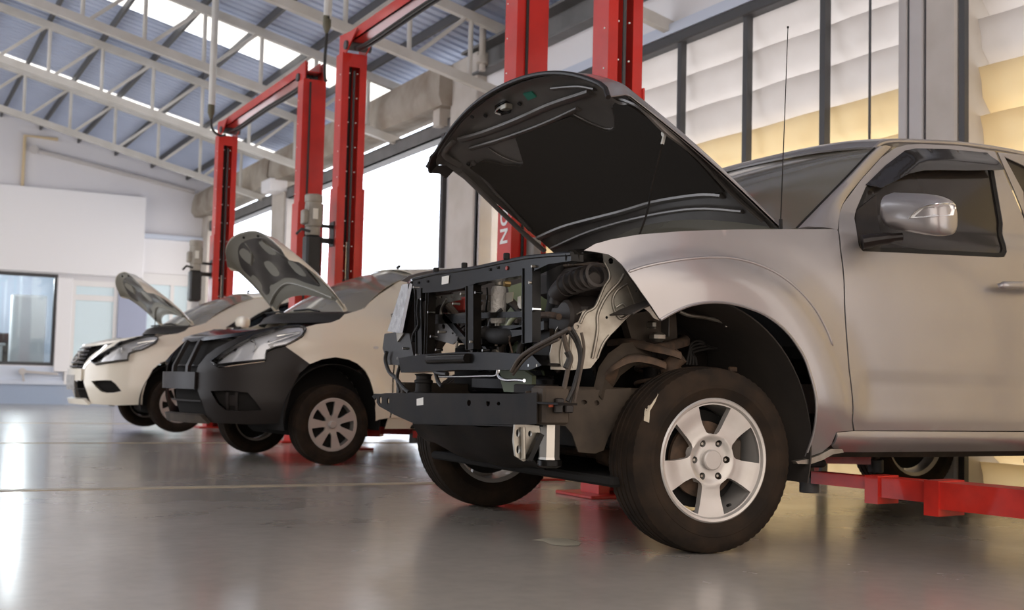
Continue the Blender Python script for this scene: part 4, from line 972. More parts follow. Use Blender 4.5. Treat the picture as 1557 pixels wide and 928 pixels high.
for px in (660, 690, 778): p = at(px, 622, x=2.29); MB().cyl(p, p + Vector((-.004, 0, 0)), .012, 12).build('rivet', 'beamblack', bm_)
# rubber mount between beam and lower bar
c = at(644, 585, x=2.36); m_ = MB().lathe([(.0001, -.055), (.075, -.055), (.07, -.04), (.04, -.035), (.038, .005), (.045, .01), (.045, .02), (.036, .025), (.036, .04), (.046, .05), (.0001, .055)], c, (0, 0, 1), 28); m_.build('rubber_mount', 'rubber_clean', truck)
# undertray below the beam
cols_ = []
topc = FX(2.33, [(628, 643), (680, 645), (740, 647), (800, 648)]); botc = FX(2.62, [(668, 672), (715, 697), (770, 708), (830, 712)])
A = spline([Vector((2.33, *p)) for p in topc], 5); B_ = spline([Vector((2.62, *p)) for p in botc], 5)
m_ = MB(); m_.thick_grid([[a.lerp(b_, t) + Vector((-.02, 0, -.025)) * math.sin(PI * t) + Vector((0, 0, .006 * math.sin(i * 1.1))) for t in (0, .2, .4, .6, .8, 1)] for i, (a, b_) in enumerate(zip(A, B_))], .006); m_.build('undertray', 'beamblack', truck, 60)
m_ = MB(); m_.box((2.62, 4.1, .26), (3.5, 5.85, .30), bev=.01); m_.build('skid_plate', 'innerdark', truck)
m_ = MB().box((2.40, 4.25, .50), (2.9, 5.75, .56), bev=.02); m_.build('crossmember', 'beamblack', truck)
# chassis rails
def yplate(nm, y, pts, holes, th, m, parent=None, res=.05):
    mm = MB(); f = lambda P: [(at(px, py, y=y).x, at(px, py, y=y).z) for px, py in P]
    shell(mm, f(pts), [f(h) for h in holes], lambda x, z: Vector((x, y, z)), res, th); return mm.build(nm, m, parent or truck)
rail_ = yplate('chassis_rail', 4.22, [(800, 595), (830, 592), (880, 594), (935, 592), (960, 590), (960, 640), (935, 648), (925, 665), (918, 685), (905, 690), (880, 688), (870, 660), (860, 648), (800, 645)], [ho(888, 612, 5, 3.6), ho(907.5, 613, 4, 4), ho(818, 608, 3, 4), ho(811, 620, 2.5, 4)], .008, 'frame')
m_ = MB(); m_.box((2.36, 4.235, .50), (3.0, 4.33, .655), bev=.008); m_.tube([(3.0, 4.27, .58), (3.2, 4.27, .62), (3.5, 4.27, .5), (3.7, 4.27, .42), (6.5, 4.27, .42)], .06, 8, smooth=3); m_.build('rail_body', 'frame', rail_)
m_.mirrored(ymir).build('chassis_rail', 'frame', truck)
MB().box((2.33, 4.14, .62), (2.40, 4.40, .66), bev=.005).build('rail_cap', 'beamblack', rail_)
# lower brackets: slotted plate and bright crash tube
sl = yplate('slotted_bracket', 4.19, [(783, 646), (800, 646), (820, 648), (822, 662), (813, 685), (808, 697), (796, 702), (784, 694), (781, 670)], [ho(787.5, 659, 2.8, 6.5), ho(788, 684, 2.8, 7), ho(806, 660, 3, 5)], .012, 'zinc')
MB().tube([at(795, 650, y=4.18), at(796, 698, y=4.18)], .010, 8).build('bracket_rib', 'zinc', sl)
m_ = MB().bar(at(822, 660, y=4.17), at(803, 700, y=4.17), .02, .03, side=(0, 1, 0)); m_.build('hook_arm', 'blackpaint', sl)
c0_, c1_ = at(836, 645, y=4.22), at(836, 699, y=4.22)
ct = MB(); ct.lathe([(.0001, 0), (.042, 0), (.042, -.13), (.046, -.14), (.0001, -.145)], c0_, (0, 0, 1), 8); ct = ct.build('crash_tube', mat('polished_steel', (.45, .43, .39), .28, .9), truck, 20)
m_ = MB(); m_.lathe([(.0001, 0), (.05, 0), (.05, -.02), (.03, -.03), (.0001, -.03)], c1_ + Vector((0, 0, -.003)), (0, 0, 1), 16).build('crash_tube_cap', 'blackpaint', ct)
# silver inner fender
ap = [(917, 386), (936, 390), (944, 402), (950, 414), (960, 427), (975, 447), (988, 466), (1003, 488), (994, 484), (988, 476), (981, 470), (972, 468), (963, 475), (950, 487), (940, 498), (929, 509), (921, 520), (915, 532), (909, 546), (898, 560), (870, 563), (838, 562), (836, 540), (840, 522), (856, 514), (868, 506), (880, 488), (886, 474), (903, 468), (911, 450), (919, 433), (928, 425), (926, 412), (918, 399)]
Ya = 4.13
def fap(x, z):
    s = max(0, 2.62 - x); return Vector((x, Ya + .25 * s * 0 + .06 * sstep(2.75, 2.40, x) - .02 * sstep(.95, 1.1, z), z))
apl = tr(fap, ap, (2.6, 1.0)); hl_ = [tr(fap, ho(922.5, 483, 2, 2.2), (2.6, .9)), tr(fap, ho(929, 397, 4, 5), (2.65, 1.1)), tr(fap, ho(942, 476, 1.6, 1.6), (2.6, .9)), tr(fap, ho(968, 443, 1.5, 1.5), (2.7, 1.))]
m_ = MB(); shell(m_, apl, hl_, fap, .02, .006); apr = m_.build('inner_fender', 'zinc', truck, 50)
m_.mirrored(ymir).build('inner_fender', 'zinc', truck, 50)
def aprib(pts, r, m='zinc', nm='pressed_rib', off=-.003, sx=1.):
    q = tr(fap, pts, (2.6, 1.)); return MB().tube([fap(*a) + Vector((0, off, 0)) for a in q], r, 8, smooth=5, sx=sx).build(nm, m, apr, 60)
aprib([(948, 417), (940, 430), (925, 446), (915, 462), (908, 480), (908, 500), (905, 520), (900, 545)], .007)
aprib([(953, 432), (940, 440), (932, 452), (932, 467), (938, 480), (945, 485), (958, 476), (968, 469)], .006)
aprib([(953, 434), (960, 450), (965, 465)], .005); aprib([(936, 468), (946, 462), (953, 468), (962, 470)], .006)
aprib([(919, 400), (925, 412), (926, 424), (918, 436), (905, 466), (890, 476), (882, 492)], .006)
MB().box((2.30, 4.09, .505), (2.42, 4.20, .655), bev=.01).build('beam_bracket', 'frame', bm_)
aprib([(926, 510), (916, 524), (908, 545)], .005); aprib([(856, 516), (852, 536), (853, 558)], .006); aprib([(868, 508), (866, 534), (868, 560)], .006)
p0 = tr(fap, [(876, 497)], (2.5, .9))[0]; c = fap(*p0) + Vector((0, -.006, 0)); MB().lathe([(.008, -.003), (.017, -.003), (.017, .003), (.008, .003)], c, (0, 1, 0), 16, closed=True).build('tab_ring', 'zinc', apr)
# engine bay fillers
eb = [('air_filter_box', [(2.55, 4.24, 1.03), (2.95, 4.62, 1.15)], mat('dark_brown_plastic', (.03, .024, .020), .6)), ('battery', [(2.75, 5.35, .88), (3.05, 5.65, 1.1)], 'plastic'), ('engine', [(2.82, 4.5, .55), (3.4, 5.35, 1.05)], 'beamblack'), ('intake_manifold', [(2.72, 5.36, .6), (3.3, 5.82, .86)], 'innerdark'), ('fan_shroud', [(2.62, 4.62, .62), (2.66, 5.40, .70)], 'plastic')]
for nm, (a, c), m in eb: MB().box(a, c, bev=.02).build(nm, m, truck)
m_ = MB()
for k in range(7): m_.box((2.56, 4.32 + .045 * k, 1.155), (2.90, 4.34 + .045 * k, 1.175), bev=.004)
m_.build('filter_lid_ribs', 'brownhose', truck)
mm = MB().tube([at(p[0], p[1], x=2.52) for p in ((903, 426), (890, 424), (868, 430), (850, 446), (846, 462))], [.03, .042, .045, .045, .03], 18, smooth=5)
for q in range(6): c = at(862 + 9 * q, 433 - 3 * q, x=2.52); mm.lathe([(.040, -.004), (.051, 0), (.040, .004)], c, (0, -1, .25), 20)
mm.build('intake_hose', mat('dark_brown_plastic', (.03, .024, .020), .6), truck)
mm = MB().box((2.52, 4.22, .84), (2.74, 4.50, 1.03), bev=.05); mm.build('resonator', mat('dark_brown_plastic'), truck)
MB().cyl((2.50, 4.30, .94), (2.56, 4.30, .94), .07, 24, bev=.012).build('resonator_cap', mat('dark_brown_plastic'), truck)
mm = MB().tube([at(p[0], p[1], x=2.55) for p in ((846, 400), (845, 430), (846, 460), (838, 490))], .04, 14, smooth=6); mm.build('coolant_hose', 'rubber_clean', truck)
# radiator fan: hub and blades
fc = Vector((2.72, 5.0, .90)); m_ = MB().cyl(fc - Vector((.03, 0, 0)), fc + Vector((.03, 0, 0)), .07, 20, bev=.01)
fan = m_.build('fan_hub', 'beamblack', truck)
for k in range(7):
    a = 2 * PI * k / 7 + .4; e1 = Vector((0, cos(a), sin(a))); e2 = Vector((0, -sin(a), cos(a)))
    rows = [[fc + e1 * r_ + e2 * w_ + Vector((w_ * .6, 0, 0)) for w_ in (-.045 - r_ * .1, 0, .045 + r_ * .1)] for r_ in (.06, .12, .19, .25)]
    MB().thick_grid(rows, .004).build('fan_blade', 'green', fan, 60)
m_ = MB().box(Vector((2.60, 4.78, .88)), Vector((2.62, 5.6, .92))); m_.build('cross_bracket', 'blackpaint', truck)
# silver receiver bottle with foil look
c = at(757, 492, x=2.46); m_ = MB().lathe([(.0001, 0), (.030, 0), (.034, .01), (.034, .15), (.028, .165), (.0001, .168)], c, (0, 0, 1), 20); rb_ = m_.build('receiver_bottle', mat('dull_foil', (.50, .48, .44), .5, .3, bump=(70., .9, .01)), truck)
MB().tube([c + Vector((0, .012, 0)), c + Vector((0, .012, -.10))], .007, 8).tube([c + Vector((0, -.012, 0)), c + Vector((0, -.012, -.09))], .007, 8).build('aluminium_pipe', 'zinc', rb_)
p = c + Vector((0, 0, .168)); MB().cyl(p, p + Vector((0, 0, .03)), .02, 14, bev=.004).tube([p + Vector((0, 0, .03)), p + Vector((.02, -.03, .05)), p + Vector((.05, -.06, .03))], .006, 8, smooth=4).build('pipe_fitting', 'zinc', rb_)
xshell('perforated_plate', 2.50, [(661, 492), (707, 488), (706, 512), (690, 524), (662, 516)], [ho(676, 497, 2.6, 4), ho(690, 496, 2.6, 4), ho(700, 496, 2, 4), ho(671, 506, 1.5, 1.5), ho(680, 505, 1.5, 1.5), ho(690, 507, 1.5, 1.5), ho(696, 510, 1.5, 1.5)], .006, 'dark_silver')
xshell('bracket_plate', 2.52, [(655, 452), (700, 446), (702, 456), (668, 464), (660, 470)], [ho(664, 454, 2, 2), ho(672, 452, 2, 2), ho(690, 452, 2.5, 2)], .006, 'zinc')
MB().tube([at(679, 455, x=2.48), at(671, 470, x=2.48), at(671, 484, x=2.48)], .006, 8, smooth=4).build('small_pipe', 'zinc', truck)
MB().box(at(706, 474, x=2.62), at(690, 455, x=2.66), bev=.01).build('red_cap', 'pinkgrey', truck)
c = at(827, 408, x=2.5); MB().cyl(c, c + Vector((-.02, 0, 0)), .016, 14).build('red_plug', mat('red_plastic', (.5, .03, .02), .4), truck)
xshell('cream_shield', 2.56, [(766, 446), (781, 444), (780, 458), (772, 462), (768, 456)], [], .004, mat('cream_plastic', (.50, .44, .32), .6))
xshell('cream_strap', 2.58, [(788, 452), (792, 450), (793, 470), (788, 468)], [], .004, 'cream')
c = at(775, 432, x=2.55); MB().cyl(c, c + Vector((-.03, 0, 0)), .014, 12).build('brass_fitting', 'copper', truck)
c = at(731, 515, x=2.40); MB().cyl(c, c + Vector((.10, 0, 0)), .035, 20, bev=.006).build('horn', 'blackpaint', truck)
mm = MB().tube([at(735, 505, x=2.40), at(748, 510, x=2.42), at(765, 512, x=2.42), at(785, 508, x=2.45), at(800, 490, x=2.48)], [.03, .035, .035, .03, .02], 14, smooth=4); mm.build('radiator_hose', 'rubber_clean', truck)
mm = MB().tube([at(*q, x=2.44) for q in ((770, 500), (778, 486), (790, 478), (798, 474))], .010, 10, smooth=5); mm.build('curved_pipe', mat('pale_green_hose', (.35, .38, .24), .5), truck)
mm = MB().tube([at(*q, x=2.46) for q in ((820, 480), (835, 479), (850, 482))], .014, 10, smooth=3); mm.build('copper_pipe', 'rust', truck)
# polished pipe crossing below the lower bar
mm = MB().tube([at(*q, x=2.34) for q in ((668, 573), (700, 573), (735, 572), (753, 571.5), (756, 567), (757, 560))], .0055, 8, smooth=4); mm.build('cooler_pipe', 'chrome', truck)
mm = MB().tube([at(*q, x=2.34) for q in ((758, 558), (758, 570), (762, 576), (772, 578.5), (785, 578), (797, 579))], .0075, 8, smooth=5); mm.build('cooler_pipe', 'chrome', truck)
xshell('green_tank', 2.52, [(762, 562), (800, 562), (815, 572), (815, 590), (790, 597), (772, 596)], [], .02, 'green')
# hoses and looms
def loom(pts, r, m='hose', x=None, y=None, nm='hose', k=6):
    P_ = [at(*q[:2], x=(q[2] if len(q) > 2 else x)) if y is None else at(*q[:2], y=y) for q in pts]; return MB().tube(P_, r, 8, smooth=k).build(nm, m, truck)
loom([(588, 535), (586, 548), (592, 566), (602, 575), (614, 590), (622, 597)], .010, x=2.36)
loom([(607, 560), (604, 572), (605, 585), (608, 596)], .009, x=2.36)
loom([(640, 540), (652, 555), (664, 566), (680, 569)], .012, x=2.35); loom([(662, 566), (666, 580), (672, 588)], .010, x=2.36)
loom([(778, 565), (790, 545), (810, 530), (838, 515), (866, 500)], .009, x=2.32, m='brownhose'); loom([(780, 570), (800, 545), (825, 528), (850, 516)], .006, x=2.33, m='brownhose')
loom([(862, 500), (876, 520), (882, 545), (876, 575), (868, 605), (864, 618)], .008, y=4.10); loom([(868, 498), (880, 520), (884, 550), (876, 580), (862, 610)], .008, y=4.09)
loom([(856, 505), (862, 530), (868, 545), (864, 560), (858, 590), (853, 612)], .010, y=4.10, m='brownhose'); loom([(884, 506), (888, 530), (884, 560), (878, 590), (874, 612)], .006, y=4.08, m='brownhose')
loom([(860, 560), (866, 545), (862, 535)], .012, y=4.10)
for px, py, m in ((848, 622, 'hose'), (864, 622, 'plastic'), (850, 612, 'plastic')):
    c = at(px, py, y=4.08); MB().box(c - Vector((.018, .012, .016)), c + Vector((.018, .012, .016)), bev=.004).build('connector', m, truck)
c = at(840, 617, y=4.09); MB().box(c - Vector((.018, .006, .006)), c + Vector((.012, .006, .006)), bev=.002).build('orange_connector', mat('orange_plastic', (.6, .12, .05), .5), truck)
random.seed(3)
for k in range(10):                                           # small hoses inside the bay
    y = 4.4 + k * .13; a = Vector((2.5 + random.random() * .2, y, .72)); c = a + Vector((random.uniform(-.05, .1), random.uniform(-.15, .15), random.uniform(.2, .42)))
    MB().tube([a, a.lerp(c, .3) + Vector((-.04, .04, 0)), a.lerp(c, .7) + Vector((.02, -.05, .02)), c], random.uniform(.008, .02), 8, smooth=5).build('hose', 'hose' if k % 3 else 'brownhose', truck)
for k in range(8):
    y = 4.45 + k * .15; a = Vector((2.62 + random.random() * .2, y, .75 + random.random() * .3)); MB().box(a, a + Vector((.08, random.uniform(.06, .12), random.uniform(.05, .1))), bev=.012).build('engine_fitting', ('plastic', 'beamblack', 'dark_silver', 'frame')[k % 4], truck)
xshell('condenser', 2.48, [(820, 500), (842, 500), (842, 560), (815, 560)], [], .02, 'beamblack')
# wheel housing
ac = (2.93, .42)
rows = []
for k in range(29):
    a = rad(-14 + 134 * k / 28); r_ = .603; rows.append([Vector((ac[0] + r_ * cos(a), y, ac[1] + r_ * sin(a))) for y in (3.975, 4.05, 4.15, 4.28, 4.42, 4.55)])
lm = MB(); lm.thick_grid(rows, .006); lm.build('wheel_arch_liner', 'liner', truck, 60); lm.mirrored(ymir).build('wheel_arch_liner', 'liner', truck, 60)
def swall(m_):
    po = [(2.72, .95), (2.62, 1.1), (3.40, 1.1), (3.52, .6), (3.5, .4), (3.3, .35), (3.2, .62), (2.85, .62)]
    shell(m_, po, [], lambda x, z: Vector((x, 4.56 + .03 * math.sin(x * 9) * math.sin(z * 8), z)), .06, .01)
both('wheel_house_wall', swall, 'liner', 60)
loom([(1033, 474), (1048, 480), (1070, 483), (1100, 490), (1105, 497)], .008, y=4.2, m='zinc', nm='brake_pipe')
for k in range(4): loom([(1044 + 5 * k, 555), (1048 + 3 * k, 535 + 3 * k), (1052, 522 + 5 * k), (1065 + 3 * k, 519 + 4 * k), (1078 + 4 * k, 530)], .006, y=4.4, nm='brake_cable')
c = at(1114, 562, y=4.25); MB().box(c - Vector((.02, .01, .012)), c + Vector((.02, .01, .012)), bev=.004).build('liner_clip', 'rust', truck)
# suspension: upper arm, lower arm, damper with coil, knuckle, tie rod, drive shaft
def susp(m_, s=None):
    pass
def ribbon(mb, pts, w, t, k=5):
    P = spline(pts, k); rows = []
    for i, p in enumerate(P):
        d = (P[min(i + 1, len(P) - 1)] - P[max(i - 1, 0)]).normalized(); a = d.cross(Vector((0, 0, 1))).normalized() * w / 2; b = Vector((0, 0, t / 2))
        rows.append([p - a - b, p + a - b, p + a + b * .4, p + a * .6 + b, p - a * .6 + b, p - a + b * .4])
    mb.grid(rows, closed=True).add(rows[0], [tuple(range(6))]).add(rows[-1], [tuple(range(5, -1, -1))]); return mb
ua = MB(); P_ = [at(932, 522, y=4.42), at(955, 520, y=4.30), at(985, 527, y=4.2), at(1010, 533, y=4.13), at(1034, 541, y=4.1)]
ribbon(ua, P_, .06, .03); P2 = [at(1000, 530, y=4.18) , Vector((3.1, 4.3, .86)), Vector((3.2, 4.45, .88))]; ribbon(ua, P2, .05, .035)
ua.build('upper_control_arm', 'rust', truck, 60); ua.mirrored(ymir).build('upper_control_arm', 'rust', truck, 60)
kn = MB(); kn.tube([at(1036, 541, y=4.12), at(1020, 560, y=4.16), Vector((3.02, 4.2, .62)), Vector((3.02, 4.22, .38))], [.035, .045, .05, .06], 12, smooth=4); kn.cyl((3.02, 4.14, .37), (3.02, 4.3, .37), .075, 24); kn.build('steering_knuckle', 'rust', truck, 60); kn.mirrored(ymir).build('steering_knuckle', 'rust', truck, 60)
la = MB(); la.tube([(2.85, 4.55, .36), (2.95, 4.35, .30), (3.02, 4.2, .24)], [.04, .05, .04], 10, smooth=4); la.tube([(3.25, 4.55, .36), (3.12, 4.35, .30), (3.02, 4.2, .24)], [.04, .05, .04], 10, smooth=4); la.build('lower_control_arm', 'rust', truck, 60); la.mirrored(ymir).build('lower_control_arm', 'rust', truck, 60)
da = MB(); da.tube([(3.0, 4.42, 1.02), (3.0, 4.36, .34)], .032, 14); da.cyl((3.0, 4.42, 1.03), (3.0, 4.42, 1.06), .07, 20); da.build('damper', 'beamblack', truck); da.mirrored(ymir).build('damper', 'beamblack', truck)
cs = MB(); cs.tube([(3.0 + .062 * cos(a), 4.40 + .062 * sin(a), .58 + .40 * a / (2 * PI * 6)) for a in [k * PI / 8 for k in range(97)]], .009, 8); cs.build('coil_spring', 'rust', truck); cs.mirrored(ymir).build('coil_spring', 'rust', truck)
yplate('spring_tower', 4.32, [(950, 480), (1000, 470), (1028, 478), (1030, 520), (1010, 530), (960, 515)], [], .05, 'frame')
m_ = MB(); rr_ = []
for i, (px, py) in enumerate(((905, 590), (912, 560), (925, 540), (945, 525), (965, 522), (985, 530))): rr_.append([at(px, py, y=4.25), at(px + 6, py + 14, y=4.22), at(px + 16, py + 30, y=4.25)])
m_.thick_grid([[Vector(p) for p in r_] for r_ in rr_], .01); m_.build('arm_gusset', 'frame', truck, 60)
m_ = ribbon(MB(), [at(922, 585, y=4.25), at(935, 560, y=4.18), at(958, 546, y=4.15), at(985, 548, y=4.14), at(1008, 556, y=4.14)], .05, .03); m_.build('stabiliser_bar', 'rust', truck, 60)
for a, c_, m in (((985, 505), (1015, 520), 'zinc'), ((960, 518), (985, 524), 'frame'), ((1005, 480), (1018, 512), 'dark_silver'), ((982, 488), (1000, 500), 'zinc')):
    p, q = at(*a, y=4.28), at(*c_, y=4.22); MB().box(p, q, bev=.012).build('bracket', m, truck)
ds = MB(); ds.tube([(3.02, 4.3, .37), (3.02, 4.6, .42)], .03, 14)
for k in range(6): ds.lathe([(.035, 0), (.055 - .003 * k, .01), (.035, .02)], (3.02, 4.32 + .02 * k, .37 + .003 * k), (0, 1, 0), 20)
ds.build('drive_shaft', 'rubber_clean', truck); ds.mirrored(ymir).build('drive_shaft', 'rubber_clean', truck)
m_ = MB(); m_.tube([(2.9, 4.22, .33), (2.84, 4.6, .36), (2.84, 5.36, .36), (2.9, 5.74, .33)], .018, 10); m_.build('tie_rod', 'rust', truck)
m_ = MB().box((3.0, 4.62, .32), (3.3, 5.3, .6), bev=.05); m_.build('front_differential', 'frame', truck)
m_ = MB().tube([(3.4, 5.0, .42), (5.9, 5.0, .42)], .04, 12); m_.cyl((3.3, 5.0, .42), (4.3, 5.0, .42), .14, 20, r2=.09); m_.build('gearbox', 'innerdark', truck)
m_ = MB().tube([(6.03, 4.2, .40), (6.03, 5.76, .40)], .045, 12); m_.build('rear_axle', 'innerdark', truck)
for x in (3.9, 4.9, 5.6): MB().box((x, 4.3, .42), (x + .12, 5.66, .47), bev=.01).build('crossmember', 'frame', truck)
m_ = MB().box((4.2, 4.36, .36), (5.2, 4.62, .48), bev=.03); m_.build('fuel_tank', 'beamblack', truck)

for px, py in ((641, 455), (652, 475), (656, 512), (664, 532), (614, 530), (634, 540), (735, 533), (806, 430), (812, 470), (805, 556), (818, 556), (702, 447), (690, 462), (668, 505), (786, 560), (796, 546), (724, 445), (716, 520), (630, 437), (810, 405)):
    c = at(px, py, x=2.335); MB().cyl(c + Vector((.03, 0, 0)), c + Vector((-.006, 0, 0)), .006, 6).build('bolt', 'chrome' if (px + py) % 3 else 'zinc', rsup)
random.seed(11)
for k in range(16):
    a = Vector((random.uniform(2.42, 2.62), random.uniform(4.35, 5.7), random.uniform(.74, .95))); c = a + Vector((random.uniform(-.03, .08), random.uniform(-.22, .22), random.uniform(-.05, .22)))
    MB().tube([a, a.lerp(c, .3) + Vector((0, .02, .03)), a.lerp(c, .7) + Vector((-.01, -.02, .02)), c], random.choice((.004, .006, .009)), 8, smooth=5).build('pipe', random.choice(('zinc', 'hose', 'hose', 'blackpaint', 'rust')), truck)
for k in range(12):
    a = Vector((random.uniform(2.5, 2.7), random.uniform(4.35, 5.7), random.uniform(.74, 1.08))); d = Vector((.05, random.uniform(.03, .08), random.uniform(.03, .07)))
    MB().box(a, a + d, bev=.008).build('engine_fitting', random.choice(('plastic', 'dark_silver', 'frame', 'innerdark', 'rust')), truck)
# ================================================================== two cream saloons of one kind
_N = 400; _pl = []
for i in range(_N + 1):
    t = PI / 2 * i / _N; _pl.append((.12 - 1.09 * cos(t) ** .80, .85 * sin(t) ** .80))
_pl += [(.12 + k * .08, .85 - .0006 * max(0, k - 25) ** 2) for k in range(1, 38)]
_xr, _wr = _pl[-1]
for i in range(1, 41):
    t = PI / 2 * i / 40; _pl.append((_xr + .38 * sin(t) ** .8, _wr * cos(t) ** .8))
_pl = [p for i, p in enumerate(_pl) if i == 0 or math.hypot(p[0] - _pl[i - 1][0], p[1] - _pl[i - 1][1]) > 1e-4]
_cum = [0.]
for a, b_ in zip(_pl, _pl[1:]): _cum.append(_cum[-1] + math.hypot(b_[0] - a[0], b_[1] - a[1]))
import bisect
def plan(s):
    s = max(0, min(_cum[-1] - 1e-6, s)); i = bisect.bisect_right(_cum, s) - 1; i = min(i, len(_pl) - 2); t = (s - _cum[i]) / (_cum[i + 1] - _cum[i])
    i0, i1 = max(0, i - 4), min(len(_pl) - 1, i + 5); dx, dw = _pl[i1][0] - _pl[i0][0], _pl[i1][1] - _pl[i0][1]; l = math.hypot(dx, dw)
    if i == 0 and i0 == 0: dx, dw, l = 0, 1, 1
    return _pl[i][0] * (1 - t) + _pl[i + 1][0] * t, _pl[i][1] * (1 - t) + _pl[i + 1][1] * t, -dw / l, dx / l      # x, w, outward normal
_s_at0 = _cum[min(range(len(_pl)), key=lambda i: abs(_pl[i][0] - .12) + abs(_pl[i][1] - .85))]
xs = lambda x: _s_at0 + (x - .12)                               # arc length on the flank
def body(s, z, extra=0.):
    """local (x, w, z) of the skin; near side is s<0 (w<0)"""
    sg = -1 if s < 0 else 1; x, w, nx, nw = plan(abs(s)); f = abs(nx) if nx < 0 else 0; r = nx if nx > 0 else 0
    side = .07 * max(0, (.34 - z) / .2) ** 2 * (z < .34) + .05 * max(0, (z - .72) / .28) ** 2 * (z > .72) + max(0, z - 1.0) * .40
    front = .06 * max(0, (.34 - z) / .2) + .50 * max(0, z - .58) + .6 * max(0, z - .80)
    rear = .10 * max(0, (z - .8))
    if abs(s) > _s_at0 - .4 and z > .3:                          # soft swelling round the arches
        for ax in (0., 2.6):
            rr = math.hypot(x - ax, z - .22); side -= .018 * sstep(.52, .38, rr)
        side += .012 * sstep(.62, .56, z) * sstep(.40, .46, z) * sstep(.3, .6, x)
    d = side * (1 - f) + front * f + rear * r - extra
    return Vector((x - nx * d * 1., sg * (w - nw * d), z))
class Sedan: pass
def frame_of(ox, oy, yaw, raise_):
    Mx = Matrix.Translation((ox, oy, raise_)) @ Matrix.Rotation(rad(yaw), 4, 'Z')
    return Mx
CAR = {2: frame_of(3.09, 9.785, 6.5, .15), 1: frame_of(2.965, 14.22, 2., .17)}
def surf(k, extra=0.):
    Mx = CAR[k]; return lambda s, z: Mx @ body(s, z, extra)
def trS(k, pts, g=(-1.2, .6), extra=0.): return tr(surf(k, extra), pts, g)
mirror_s = lambda pts: [(-s, z) for s, z in pts]
# outlines traced on the middle car, kept in body coordinates
O = {}
O['lamp'] = trS(2, [(324, 553.5), (333, 558.6), (404, 549), (404.5, 541), (406, 535), (420, 529.5), (433, 526.7), (445, 521), (459, 513), (465, 504), (463, 499), (455, 497.5), (437, 498.5), (420, 503), (388, 513), (362, 527), (340, 541)], (-1.0, .75))
O['side'] = trS(2, [(303, 556), (315, 541), (330, 530), (352, 519), (372, 510), (385, 505), (409, 499), (425, 497), (437, 497.5), (420, 502), (388, 512), (362, 526), (338, 540), (323, 553.5), (333, 560), (404, 550.5), (405, 541), (407, 536), (420, 530.5), (434, 527.5), (452, 540), (471, 554), (455, 568), (446, 585), (439, 605), (434, 625), (432, 643), (375, 645), (319, 642), (314, 628), (308, 610), (302, 595), (300, 580), (300, 566)], (-.9, .6))
O['fog'] = trS(2, [(321, 595), (345, 594), (377, 597), (388, 610), (398, 624), (370, 625), (344, 624), (332, 614)], (-.8, .35))
O['fender'] = trS(2, [(434, 527), (446, 521.5), (460, 513.5), (466, 504), (463, 498.5), (480, 494), (503, 491), (516, 486), (523, 479), (541, 474), (556, 469)], (-1.2, .9)) 
xa = lambda x, z: (-xs(x), z)
O['fender'] += [xa(.50, 1.045), xa(.505, .95), xa(.50, .8), xa(.495, .5), xa(.49, .22), xa(.40, .205)] + trS(2, [(571, 640), (571, 615), (568, 597), (562, 577), (555, 564), (543, 553), (530, 547), (510, 543.5), (490, 546.5), (471, 554), (452, 540)], (-1.7, .4))
O['door'] = [xa(.505, .22), xa(.51, .5), xa(.515, .8), xa(.52, 1.0), xa(1.52, 1.03), xa(1.55, .9), xa(1.55, .3), xa(1.52, .22)]
arch_r = [xa(2.6 + .36 * cos(rad(a)), .22 + .37 * sin(rad(a))) for a in range(180, -1, -15)]
O['rdoor'] = [xa(1.56, .22), xa(1.56, .9), xa(1.53, 1.03), xa(2.50, 1.05), xa(2.55, .85), xa(2.42, .62), xa(2.27, .45), xa(2.22, .22)]
O['quarter'] = [xa(2.24, .20)] + arch_r + [xa(3.0, .20), (-_cum[-1] + .001, .22), (-_cum[-1] + .001, .98), xa(3.2, 1.03), xa(2.51, 1.055), xa(2.56, .85), xa(2.43, .62), xa(2.28, .45)]
O['sill'] = [xa(.49, .22), xa(2.25, .22), xa(2.25, .13), xa(.49, .13)]
gl = [xa(.66, 1.06), xa(.90, 1.20), xa(1.12, 1.31), xa(1.35, 1.375), xa(1.52, 1.385), xa(1.52, 1.04), xa(1.0, 1.035)]
gl2 = [xa(1.60, 1.04), xa(1.60, 1.385), xa(2.0, 1.375), xa(2.35, 1.31), xa(2.62, 1.20), xa(2.68, 1.12), xa(2.5, 1.065)]
green = [xa(.22, 1.045), xa(.45, 1.19), xa(.72, 1.33), xa(.95, 1.41), xa(1.3, 1.455), xa(1.7, 1.455), xa(2.2, 1.41), xa(2.55, 1.32), xa(2.85, 1.16), xa(3.05, 1.055), xa(2.6, 1.045), xa(1.52, 1.03), xa(.9, 1.015), xa(.5, 1.03)]
